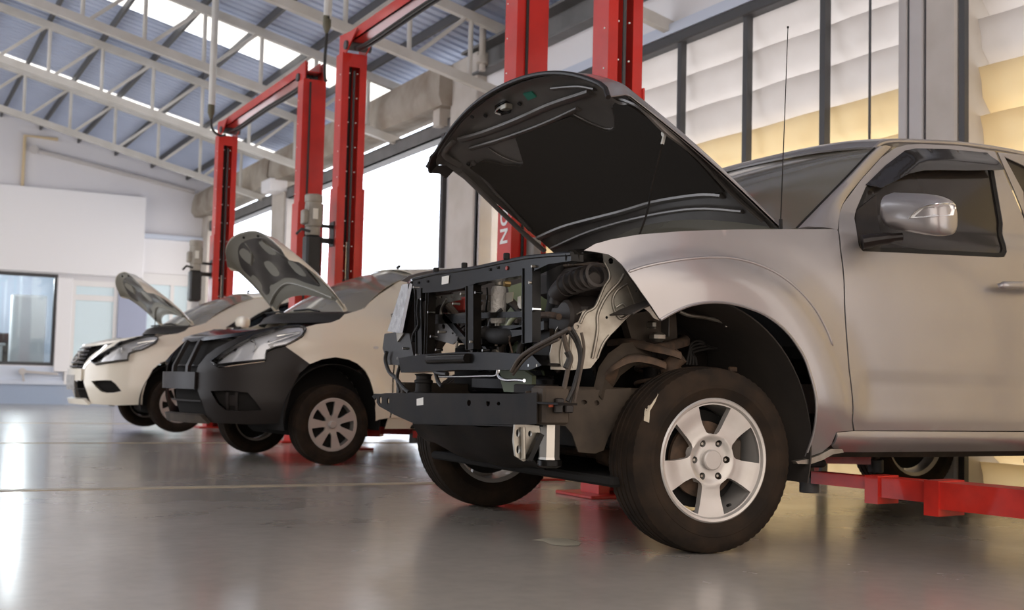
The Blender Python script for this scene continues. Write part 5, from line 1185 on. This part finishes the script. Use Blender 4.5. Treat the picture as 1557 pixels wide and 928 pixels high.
def sedan(k, label):
    Mx = CAR[k]; dark = k == 2
    root = thing('cream_car' if False else 'saloon_car', label, 'car', Mx.to_translation() * Vector((1, 1, 0)) if False else (Mx.to_translation().x, Mx.to_translation().y, 0))
    S = surf(k)
    def sh(nm, pts, m, holes=(), res=.045, th=.006, extra=0., mir=True, par=None, ang=45, flip=False):
        for sg in ((1, -1) if mir else (1,)):
            q = pts if sg > 0 else mirror_s(pts); hh = [h if sg > 0 else mirror_s(h) for h in holes]; mm = MB()
            def fm_(s, z): return Mx @ body(s if abs(s) > 1e-9 else -1e-9, z, extra)
            shell(mm, q, hh, fm_, res, th); o = mm.build(nm, m, par or root, ang)
            if sg > 0: first = o
        return first
    body_m = 'cream'
    sh('front_fender', O['fender'], body_m, res=.04)
    sh('front_door', O['door'], body_m, res=.06); sh('rear_door', O['rdoor'], body_m, res=.06); sh('rear_quarter', O['quarter'], body_m, res=.07); sh('sill', O['sill'], 'plastic' if False else body_m, res=.08, extra=-.02)
    sh('window_surround', green, body_m, [gl, gl2], res=.05, extra=-.004)
    if k == 1:
        sh('side_glass', inset(gl, -.01), 'clearglass', res=.08, extra=-.016, th=.004); sh('rear_side_glass', inset(gl2, -.01), 'tint', res=.08, extra=-.016, th=.004)
    else:
        sh('side_glass', inset(gl, -.01), 'tint', res=.08, extra=-.016, th=.004); sh('rear_side_glass', inset(gl2, -.01), 'tint', res=.08, extra=-.016, th=.004)
    sh('window_rubber', inset(gl, -.003), 'rubber_clean', [inset(gl, .018)], res=.05, extra=.002, th=.012)
    # front fascia
    fm = 'plastic' if dark else 'cream'
    fog = O['fog'] if dark else trS(1, [(139.6, 579.7), (155, 578.5), (169.5, 578.6), (176, 583.8), (185, 594.8), (173, 597.2), (161.4, 597.5), (153.4, 595), (146, 588)], (-.8, .35))
    fas = sh('bumper_cover', O['side'], fm, [fog], res=.035, th=.008)
    mm = MB(); 
    sh('fog_recess', [(s + (sum(p[0] for p in fog) / len(fog) - s) * -.04, z) for s, z in fog], 'innerdark', extra=-.045, th=.004, par=fas)
    if dark:
        c = trS(2, [(352, 611)], (-.75, .35))[0]
        for w0 in (-.03, .045):
            q = [(c[0] + w0 - .012, c[1] - .07), (c[0] + w0 + .012, c[1] - .07), (c[0] + w0 + .012, c[1] + .07), (c[0] + w0 - .012, c[1] + .07)]; sh('fog_bracket', q, 'plastic', extra=-.03, par=fas, th=.01)
        q = [(c[0] - .03, c[1] - .03), (c[0] + .05, c[1] - .03), (c[0] + .05, c[1] + .045), (c[0] - .03, c[1] + .045)]; sh('fog_plate', q, 'plastic', extra=-.035, par=fas, th=.006)
    a = trS(2, [(300, 566), (300, 592), (303, 556), (352, 519), (302, 595), (314, 630), (319, 642)], (-.6, .4)); sx = abs(a[0][0]); z1, z0 = a[0][1], a[1][1]
    bar = [(-sx - .01, z0), (0, z0 - .0), (sx + .01, z0), (sx + .01, z1), (0, z1 + .0), (-sx - .01, z1)]
    cb = sh('bumper_bar', bar, fm, mir=False, extra=.012, res=.05, th=.02, par=fas)
    # grille
    sg_, zg0, zg1 = abs(a[3][0]), z1, a[3][1]
    gp = [(-sx, zg0 - .01), (sx, zg0 - .01), (sg_ + .02, zg1 + .01), (-sg_ - .02, zg1 + .01)]
    gr = sh('grille', gp, 'innerdark', mir=False, extra=-.07, res=.06, th=.004)
    for kk in range(1 if dark else 6):
        if dark: zz = zg0 + (zg1 - zg0) * (kk + .6) / 3.4; sh('grille_bar', [(-sx * .98, zz), (sx * .98, zz), (sx * .98, zz + .012), (-sx * .98, zz + .012)], 'plastic', mir=False, extra=-.045, th=.01, par=gr)
        else: zz = zg0 + (zg1 - zg0) * (kk + .4) / 6; sh('grille_bar', [(-sx * .98, zz), (sx * .98, zz), (sx * .98, zz + .018), (-sx * .98, zz + .018)], 'plastic_gloss', mir=False, extra=-.01, th=.02, par=gr)
    for s0 in ((.02, -.24) if dark else ()):
        sh('grille_strut', [(s0 - .018, zg0), (s0 + .018, zg0), (s0 + .018, zg1), (s0 - .018, zg1)], 'plastic', mir=False, extra=-.012, th=.03, par=gr)
    if not dark:
        em = [(sx * .42 * cos(t_) , (zg0 + zg1) / 2 + .055 * sin(t_)) for t_ in [2 * PI * q / 24 for q in range(24)]]
        sh('grille_emblem_mount', em, 'chrome', [[(s * .8, (zg0 + zg1) / 2 + (z - (zg0 + zg1) / 2) * .75) for s, z in em]], mir=False, extra=.006, th=.012, par=gr, res=.02)
        sh('grille_surround', [(-sx - .03, zg0 - .0), (-sx, zg0), (-sg_ + .02, zg1 + .02), (-sg_ - .02, zg1 + .02)], 'chrome', extra=.006, par=gr, res=.04)
    # lower intake and lip
    zl1, zl0 = z0, a[5][1]
    it = sh('lower_intake', [(-sx - .02, zl0 - .01), (sx + .02, zl0 - .01), (sx + .0, zl1 + .01), (-sx - .0, zl1 + .01)], 'innerdark', mir=False, extra=-.08, res=.06, th=.004)
    sh('intake_bar', [(-sx, (zl0 + zl1) / 2), (sx, (zl0 + zl1) / 2), (sx, (zl0 + zl1) / 2 + .012), (-sx, (zl0 + zl1) / 2 + .012)], 'plastic', mir=False, extra=-.05, th=.01, par=it)
    sl_ = abs(a[6][0]); zb = a[6][1]
    sh('front_lip', [(-sl_ - .02, zb), (sl_ + .02, zb), (sx + .05, zb + .06), (-sx - .05, zb + .06)], 'frame' if dark else 'cream', mir=False, extra=.0 if dark else .02, th=.04, par=fas)
    if not dark:
        skirt = trS(1, [(104, 613.5), (116, 616), (131, 617.8), (170, 619), (212, 619.5), (212, 607), (212, 594), (190, 595.5), (165, 601), (140, 606), (120, 606)], (-.9, .1), .02)
        skirt = [(min(-.002, s), z) for s, z in skirt]
        sh('bumper_skirt', skirt, 'cream', extra=.02, th=.02, par=fas)
        pl_ = [(-.22, z0 - .10), (.22, z0 - .10), (.22, z0 + .06), (-.22, z0 + .06)]
        mm = MB(); p0 = Mx @ (body(-.001, z0 - .02) + Vector((-.035, 0, 0))); x_ = (Mx @ body(-.001, z0 - .02, .03))
        sh('number_plate', pl_, mat('grey_number_plate', (.45, .44, .42), .4, noise=(20., (.25, .25, .24), .7)), mir=False, extra=.028, th=.01, par=fas)
    else:
        q = trS(2, [(262, 570), (272, 570), (271, 588), (263, 588)], (.2, .45)) if False else [(-.08, z0 + .02), (.10, z0 + .02), (.10, z1 - .02), (-.08, z1 - .02)]
        sh('plate_recess', q, mat('worn_dark_blue_plastic', (.02, .021, .027), .6, spec=.2), mir=False, extra=.016, th=.004, par=fas)
    # headlamps
    for sgn in (1, -1):
        lp_ = O['lamp'] if sgn > 0 else mirror_s(O['lamp'])
        def fl(s, z, e=0.): return Mx @ body(s, z, e)
        mm = MB(); shell(mm, lp_, [], lambda s, z: fl(s, z, .004), .03, .004); 
        bk = MB(); shell(bk, inset(lp_, .004), [], lambda s, z: fl(s, z, -.05), .04, .004); hb_ = bk.build('headlamp', 'reflector', root, 50)
        rim_ = MB(); shell(rim_, lp_, [inset(lp_, .006)], lambda s, z: fl(s, z, .002), .03, .05); rim_.build('lamp_housing', 'plastic_gloss', hb_, 50)
        cs_ = sum(p[0] for p in lp_) / len(lp_); cz_ = sum(p[1] for p in lp_) / len(lp_)
        for ds_, r_, m_n in ((.10 * sgn, .05, 'chrome'), (-.03 * sgn, .038, 'white')):
            b0 = body(cs_ + ds_, cz_ - .01, -.045); b1 = body(cs_ + ds_, cz_ - .01, -.005); mm2 = MB().lathe([(.0001, 0), (r_ * .4, .002), (r_, .035), (r_ * .96, .037), (r_ * .5, .012), (.0001, .012)], Mx @ b0, (Mx.to_3x3() @ Vector((-1, 0, 0))), 24); mm2.build('reflector_bowl', m_n, hb_)
        # chrome and amber strips near its rear tip
        for f_, m_n in ((.55, 'chrome'), (.72, 'lens')):
            tip = lp_[9]; st = [(tip[0] + (cs_ - tip[0]) * (1.2 - t_) * f_ * 1.2, tip[1] + (cz_ - tip[1]) * (1.2 - t_) * f_ * (.6 if f_ < .6 else 1.1)) for t_ in (0, .35, .7, 1.)]
            MB().tube([fl(s, z, -.012) for s, z in st], .008, 8, smooth=4, sx=1.5).build('lamp_strip', m_n, hb_)
        mm.build('lamp_lens', 'lampglass', hb_, 60)
    # slam panel / engine bay cover
    top = [trS(2, [(352, 519), (385, 505), (425, 497)], (-.8, .85))][0]
    ss = [-abs(top[2][0]) + 2 * abs(top[2][0]) * j / 24 for j in range(25)]
    rows = []
    for s in ss:
        e = abs(s) / abs(top[2][0]); z = (zg1 + .015) * (1 - e * e) + top[2][1] * e * e; p = body(s, z, 0.); rows.append([Mx @ (p + Vector((0, 0, -.02))), Mx @ (p + Vector((.01, 0, .004))), Mx @ (p + Vector((.10, -.0, .03 - .02 * e))), Mx @ (Vector((max(p.x + .2, -.35), p.y * .98, p.z + .02))), Mx @ Vector((-.1, p.y, .92))])
    mm = MB(); mm.thick_grid(rows, .006); mm.build('slam_panel', 'plastic_gloss' if dark else 'cream', root, 50)
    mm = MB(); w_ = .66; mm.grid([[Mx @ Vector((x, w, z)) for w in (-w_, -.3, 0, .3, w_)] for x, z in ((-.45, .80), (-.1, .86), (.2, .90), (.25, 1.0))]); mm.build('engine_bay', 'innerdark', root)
    # cowl and windscreen
    yb = abs((body(-xs(.24), 1.045)).y)
    fx = lambda u, xc, xe: xe + (xc - xe) * (1 - u * u)
    rows = [[Mx @ Vector((fx(u, -.06, .22) + dx, u * yb * .99, 1.035 + dz)) for dx, dz in ((.04, .015), (-.03, 0.012), (-.10, -.02), (-.15, -.08))] for u in [j / 8 - 1 for j in range(17)]]
    MB().thick_grid(rows, .006).build('cowl', 'plastic', root)
    yt = abs(body(-xs(.95), 1.41).y)
    rows = []
    for j in range(17):
        u = j / 8 - 1; lo = Vector((fx(u, -.02, .24), u * yb, 1.045)); hi_ = Vector((fx(u, .84, .95), u * yt, 1.41 + .055 * (1 - u * u))); row = []
        for t_ in [q / 8 for q in range(9)]:
            p = lo.lerp(hi_, t_) + Vector((-.03, 0, .045)) * math.sin(PI * t_); w = abs(body(-xs(.24 + .71 * t_), 1.045 + .365 * t_ + .045 * math.sin(PI * t_) * 0).y); row.append(Mx @ p)
        rows.append(row)
    MB().thick_grid(rows, .005).build('windscreen', mat('pale_reflection_windscreen', (.40, .37, .30), .1, coat=.5, alpha=.62), root, 60)  # beige reflection of the ceiling mixed into the glass colour
    rows = []
    for x, z in ((.93, 1.405), (1.3, 1.45), (1.7, 1.45), (2.2, 1.405), (2.42, 1.355)):
        y_ = abs(body(-xs(x), z).y) + .004; rows.append([Mx @ Vector((x - (.11 if x < 1 else 0) * (1 - u * u) + (.1 * (1 - u * u) if x > 2.4 else 0), u * y_, z + .06 * (1 - u ** 4))) for u in [j / 8 - 1 for j in range(17)]])
    MB().thick_grid(rows, -.008).build('roof', body_m, root, 60)
    rows = []
    for j in range(17):
        u = j / 8 - 1; hi_ = Vector((2.42 + .1 * (1 - u * u), u * (abs(body(-xs(2.42), 1.355).y)), 1.355 + .06 * (1 - u * u))); lo = Vector((3.02, u * .66, 1.06)); rows.append([Mx @ (hi_.lerp(lo, t_) + Vector((.02, 0, .02)) * math.sin(PI * t_)) for t_ in [q / 6 for q in range(7)]])
    MB().thick_grid(rows, -.005).build('rear_glass', 'tint', root, 60)
    rows = [[Mx @ Vector((x, u * w, z)) for u in [j / 6 - 1 for j in range(13)]] for x, w, z in ((2.98, .68, 1.06), (3.3, .70, 1.03), (3.55, .62, 1.0))]
    MB().thick_grid(rows, -.006).build('boot_lid', body_m, root)
    # aerial, wipers, seats, wheel
    p = Vector((.97, -.0, 1.50)); mm = MB().tube([Mx @ p, Mx @ (p + Vector((.03, 0, .02)))], .014, 8).tube([Mx @ (p + Vector((.02, 0, .015))), Mx @ (p + Vector((.17, 0, .10)))], .003, 6); mm.build('roof_aerial', 'rubber_clean', root)
    for w0 in (-.45, .15):
        mm = MB().tube([Mx @ Vector((.03, w0, 1.05)), Mx @ Vector((.02, w0 + .18, 1.075)), Mx @ Vector((.0, w0 + .42, 1.07))], .008, 8); mm.build('wiper', 'rubber_clean', root)
    for w0 in (-.40, .36):
        mm = MB(); mm.box((1.15, w0 - .24, .55), (1.65, w0 + .24, .72), Mx.to_3x3(), None, .05); mm.v = [tuple(Vector(v)) for v in mm.v]
        mm = MB(); mm.box((1.15, w0 - .24, .5), (1.65, w0 + .24, .68), bev=.05).box((1.55, w0 - .24, .6), (1.72, w0 + .24, 1.12), bev=.06).box((1.6, w0 - .13, 1.12), (1.70, w0 + .13, 1.30), bev=.04); place(mm, Mx).build('seat', 'innerdark', root)
    mm = MB(); mm.box((.25, -.68, .6), (.75, .68, .99), bev=.05).box((.5, -.7, .25), (2.9, .7, .3)); place(mm, Mx).build('cabin_floor', 'innerdark', root)
    mm = MB(); mm.lathe([(.18, -.012), (.192, 0), (.18, .012), (.168, 0)], (.86, .36, 1.0), (-.9, 0, .45), 32, closed=True); place(mm, Mx).build('steering_wheel', 'innerdark', root)
    # door mirror
    for sgn in (-1, 1):
        mm = MB(); R2 = []
        for w, s_ in ((.80, .3), (.83, .75), (.88, .97), (.94, 1.), (.99, .9), (1.015, .55)):
            R2.append([Vector((.62 + (w - .8) * .2 + .055 * s_ * math.copysign(abs(cos(t_)) ** .7, cos(t_)), sgn * w, 1.10 + .068 * s_ * math.copysign(abs(sin(t_)) ** .7, sin(t_)))) for t_ in [2 * PI * q / 20 for q in range(20)]])
        mm.grid(R2, closed=True).add(R2[0], [tuple(range(20))]).add(R2[-1], [tuple(range(19, -1, -1))]); mo_ = place(mm, Mx).build('side_mirror', body_m, root, 60)
        mm = MB().box((.585, sgn * .76, 1.015), (.68, sgn * .96, 1.05), bev=.012); place(mm, Mx).build('mirror_foot', 'plastic', mo_)
    sail = [xa(.50, 1.035), xa(.66, 1.05), xa(.66, 1.13), xa(.60, 1.095)]
    sh('door_sail', sail, 'plastic', extra=.006, th=.01)
    # open bonnet
    Ha = rad(40. if dark else 35.5); hx, hz, hw = .175, 1.08, .68
    def hd(u, v, off=0.):
        au = min(1., abs(u)); L1 = .60 + .27 * (1 - au ** 2.6) ** .55; L0 = .17 * (1 - au ** 2) ** .7; l = L0 + (L1 - L0) * v
        h = .10 * (1 - au ** 2.2) * (.2 + .8 * v) + .03 * math.sin(PI * v) - .03 * sstep(.88, 1., v) - .02 * sstep(.93, 1, au) - off
        w = hw * u * (1 - .10 * v ** 2 * au)
        return Mx @ Vector((hx - cos(Ha) * l + sin(Ha) * h, w, hz + sin(Ha) * l + cos(Ha) * h))
    us2 = sorted({round(-cos(PI * j / 36), 5) for j in range(37)} | {-.97, .97}); vs2 = [j / 18 for j in range(19)]
    mm = MB(); mm.thick_grid([[hd(u, v) for v in vs2] for u in us2], .004); hb2 = mm.build('bonnet', body_m, root, 50)
    mm = MB(); mm.thick_grid([[hd(u * .985, .01 + .975 * v, .010 + .016 * sstep(0, .1, 1 - abs(u)) * sstep(0, .1, 1 - v) * sstep(0, .1, v)) for v in vs2] for u in us2], .003); mm.build('inner_panel', mat('olive_grey_primer', (.27, .26, .22), .5, .0, .2), hb2, 60)
    q = [(-.80, .22), (-.45, .24), (0, .28), (.45, .24), (.80, .22), (.86, .45), (.80, .72), (.5, .86), (0, .88), (-.5, .86), (-.80, .72), (-.86, .45)]
    q = [(s, z) for s, z in spl2(q + [q[0]], 4)][:-1]
    mm = MB(); shell(mm, q, [], lambda u, v: hd(u, v, .033 + .012 * math.sin(9 * u) * math.sin(11 * v)), .06, -.006); mm.build('inner_recess', mat('dark_brown_grey_panel', (.05, .044, .04), .42, .1, .3), hb2, 60)
    for pts_, r_ in (([(-.9, .12), (-.5, .14), (0, .2), (.5, .14), (.9, .12)], .010), ([(-.6, .60), (-.3, .72), (-.25, .85)], .008), ([(.6, .60), (.3, .72), (.25, .85)], .008)):
        MB().tube([hd(u, v, .03) for u, v in pts_], r_, 8, smooth=5, sx=1.8).build('stiffening_rib', mat('olive_grey_primer'), hb2, 60)
    for u in (-.35, .1):
        p = hd(u, .94, .028); MB().cyl(p, p + (hd(u, .94, .04) - hd(u, .94, .028)), .010, 10).build('rubber_buffer', 'rubber_clean', hb2)
    for u in (-.94, .94):
        p, q_ = hd(u, .01, .01), Mx @ Vector((.20, hw * u, 1.0)); q2 = hd(u, .10, .02)
        mm = MB(); mm.bar(q2, p.lerp(q_, .2), .03, .012, side=(0, 1, 0)); mm.bar(p, q_, .035, .014, side=(0, 1, 0)); mm.build('bonnet_hinge', body_m, root)
    if not dark:
        p, q_ = hd(.75, .12, .03), Mx @ Vector((.0, .50, .93)); MB().tube([p, p.lerp(q_, .5) + Vector((.01, 0, 0)), q_], .005, 8, smooth=4).build('prop_rod', 'hose', root)
    # indicator on the fender, tow slot
    c = trS(2, [(571, 529)], (-1.9, .7))[0]; sh('side_indicator', [(c[0] + .022 * cos(t_), c[1] + .012 * sin(t_)) for t_ in [2 * PI * j / 12 for j in range(12)]], 'lens', extra=.004, par=None, res=.02)
    # wheel arch liners and underbody
    for sgn in (-1, 1):
        for ax in (0., 2.6):
            rows = [[Mx @ Vector((ax + (.41 if ax < 1 else .385) * cos(rad(a)), sgn * w, .215 + (.41 if ax < 1 else .385) * sin(rad(a)))) for w in (.825, .74, .62, .52)] for a in range(-14, 196, 8)]
            mm = MB(); mm.thick_grid(rows, .005); mm.build('wheel_arch_liner', 'innerdark', root, 60)
            po = [(ax + .41 * cos(rad(a)), .215 + .41 * sin(rad(a))) for a in range(-14, 196, 10)]; mm = MB(); shell(mm, po, [], lambda x, z: Mx @ Vector((x, sgn * .52, z)), .1, .005); mm.build('wheel_house_wall', 'innerdark', root)
            Mw = T4(*(Mx @ Vector((ax, sgn * .745, 0))).xy, .312 if dark else .355) @ R4(Mx.to_euler().z * 180 / PI) @ (R4(0) if sgn < 0 else R4(180))
            saloon_wheel(root, Mw, spin(0 if dark else 18))
    mm = MB(); mm.box((-.55, -.5, .15), (-.25, .5, .22), bev=.02).box((-.2, -.42, .06), (.35, .42, .25), bev=.04).box((.5, -.68, .14), (3.2, .68, .18), bev=.01); place(mm, Mx).build('underbody', 'innerdark', root)
    mm = MB().tube([Mx @ Vector((0, -.7, .15)), Mx @ Vector((0, -.3, .2)), Mx @ Vector((0, .3, .2)), Mx @ Vector((0, .7, .15))], .02, 8); mm.build('drive_shaft', 'rust', root)
    return root
def saloon_wheel(parent, M4, sp):
    R, W, rr = .312, .185, .198; h = -W / 2; M4 = M4 @ sp
    wh = part_empty('wheel', parent, M4.to_translation()); t = place(tyre_mesh(R, W, rr, 3, False, 72), M4).build('tyre', 'rubber', wh, 30)
    b_ = MB().lathe([(rr + .006, h * .80), (rr + .008, h * .88), (rr, h * .90), (rr - .010, h * .8), (rr - .016, 0), (rr - .014, -h * .7), (rr + .002, -h * .8), (rr - .0, -h * .6), (rr - .008, 0), (rr - .002, h * .6)], (0, 0, 0), (0, 1, 0), 56, closed=True)
    rim = place(b_, M4).build('rim', 'capgrey', wh, 40)
    outer = arc(0, 0, rr - .004, 0, 360, 70)[:-1]; holes = []
    for k in range(7):
        a = 100 + 360 / 7 * k; r1, r0 = rr * .90, rr * .30; p = arc(0, 0, r1, a - 13.5, a + 13.5, 6)
        q = [(r1 * .7, a + 12.5), (r0 * 1.35, a + 10), (r0 * 1.05, a), (r0 * 1.35, a - 10), (r1 * .7, a - 12.5)]; p += [(r_ * cos(rad(b)), r_ * sin(rad(b))) for r_, b in q]; holes.append(p)
    m_ = MB(); shell(m_, outer, holes, lambda u, v: Vector((u, h * (.74 + .10 * sstep(.2, .5, math.hypot(u, v) / rr) + .06 * sstep(.6, 1, math.hypot(u, v) / rr)), v)), .016, .014); place(m_, M4).build('wheel_cap', 'capgrey', wh, 32)
    m_ = MB().lathe([(.0001, h * .93), (.024, h * .93), (.030, h * .88), (.030, h * .7)], (0, 0, 0), (0, 1, 0), 28); place(m_, M4).build('centre_cap', 'capgrey', wh)
    m_ = MB().lathe([(.0001, h * .2), (rr - .02, h * .2), (rr - .02, h * .12), (.0001, h * .1)], (0, 0, 0), (0, 1, 0), 36); place(m_, M4).build('brake_disc', 'innerdark', wh)
sedan(2, 'cream car with an unpainted black front bumper and raised bonnet, next beyond the silver truck')
sedan(1, 'farthest cream car at the left, painted bumper and fog lamp recess, bonnet raised')
# ================================================================== light
sc = bpy.context.scene
w = bpy.data.worlds.new('world'); sc.world = w; w.use_nodes = True; N, L = w.node_tree.nodes, w.node_tree.links; N.clear()
o = N.new('ShaderNodeOutputWorld'); bg = N.new('ShaderNodeBackground'); tcw = N.new('ShaderNodeTexCoord'); sep = N.new('ShaderNodeSeparateXYZ')
cr = N.new('ShaderNodeValToRGB'); mp = N.new('ShaderNodeMapRange'); mp.inputs['From Min'].default_value = -1; mp.inputs['From Max'].default_value = 1
L.new(tcw.outputs['Generated'], sep.inputs[0]); L.new(sep.outputs['Y'], mp.inputs['Value']); L.new(mp.outputs[0], cr.inputs[0])
cr.color_ramp.elements[0].color = (.66, .57, .50, 1); cr.color_ramp.elements[1].color = (1.02, 1.08, 1.2, 1); cr.color_ramp.elements[1].position = .95
L.new(cr.outputs[0], bg.inputs[0]); bg.inputs[1].default_value = WORLD; L.new(bg.outputs[0], o.inputs[0])
vs = sc.view_settings; vs.view_transform = 'Standard'; vs.look = 'None'; vs.exposure = 0.; vs.gamma = 1.; vs.use_curve_mapping = False
sc.cycles.max_bounces = 8; sc.cycles.diffuse_bounces = 4; sc.cycles.glossy_bounces = 4; sc.cycles.transparent_max_bounces = 8
sc.cycles.use_denoising = True
def area(name, loc, rot, sx, sy, power, colr):
    l = bpy.data.lights.new(name, 'AREA'); l.shape = 'RECTANGLE'; l.size = sx; l.size_y = sy; l.energy = power; l.color = colr
    q = bpy.data.objects.new(name, l); col.objects.link(q); q.location = loc; q.rotation_euler = rot; return q
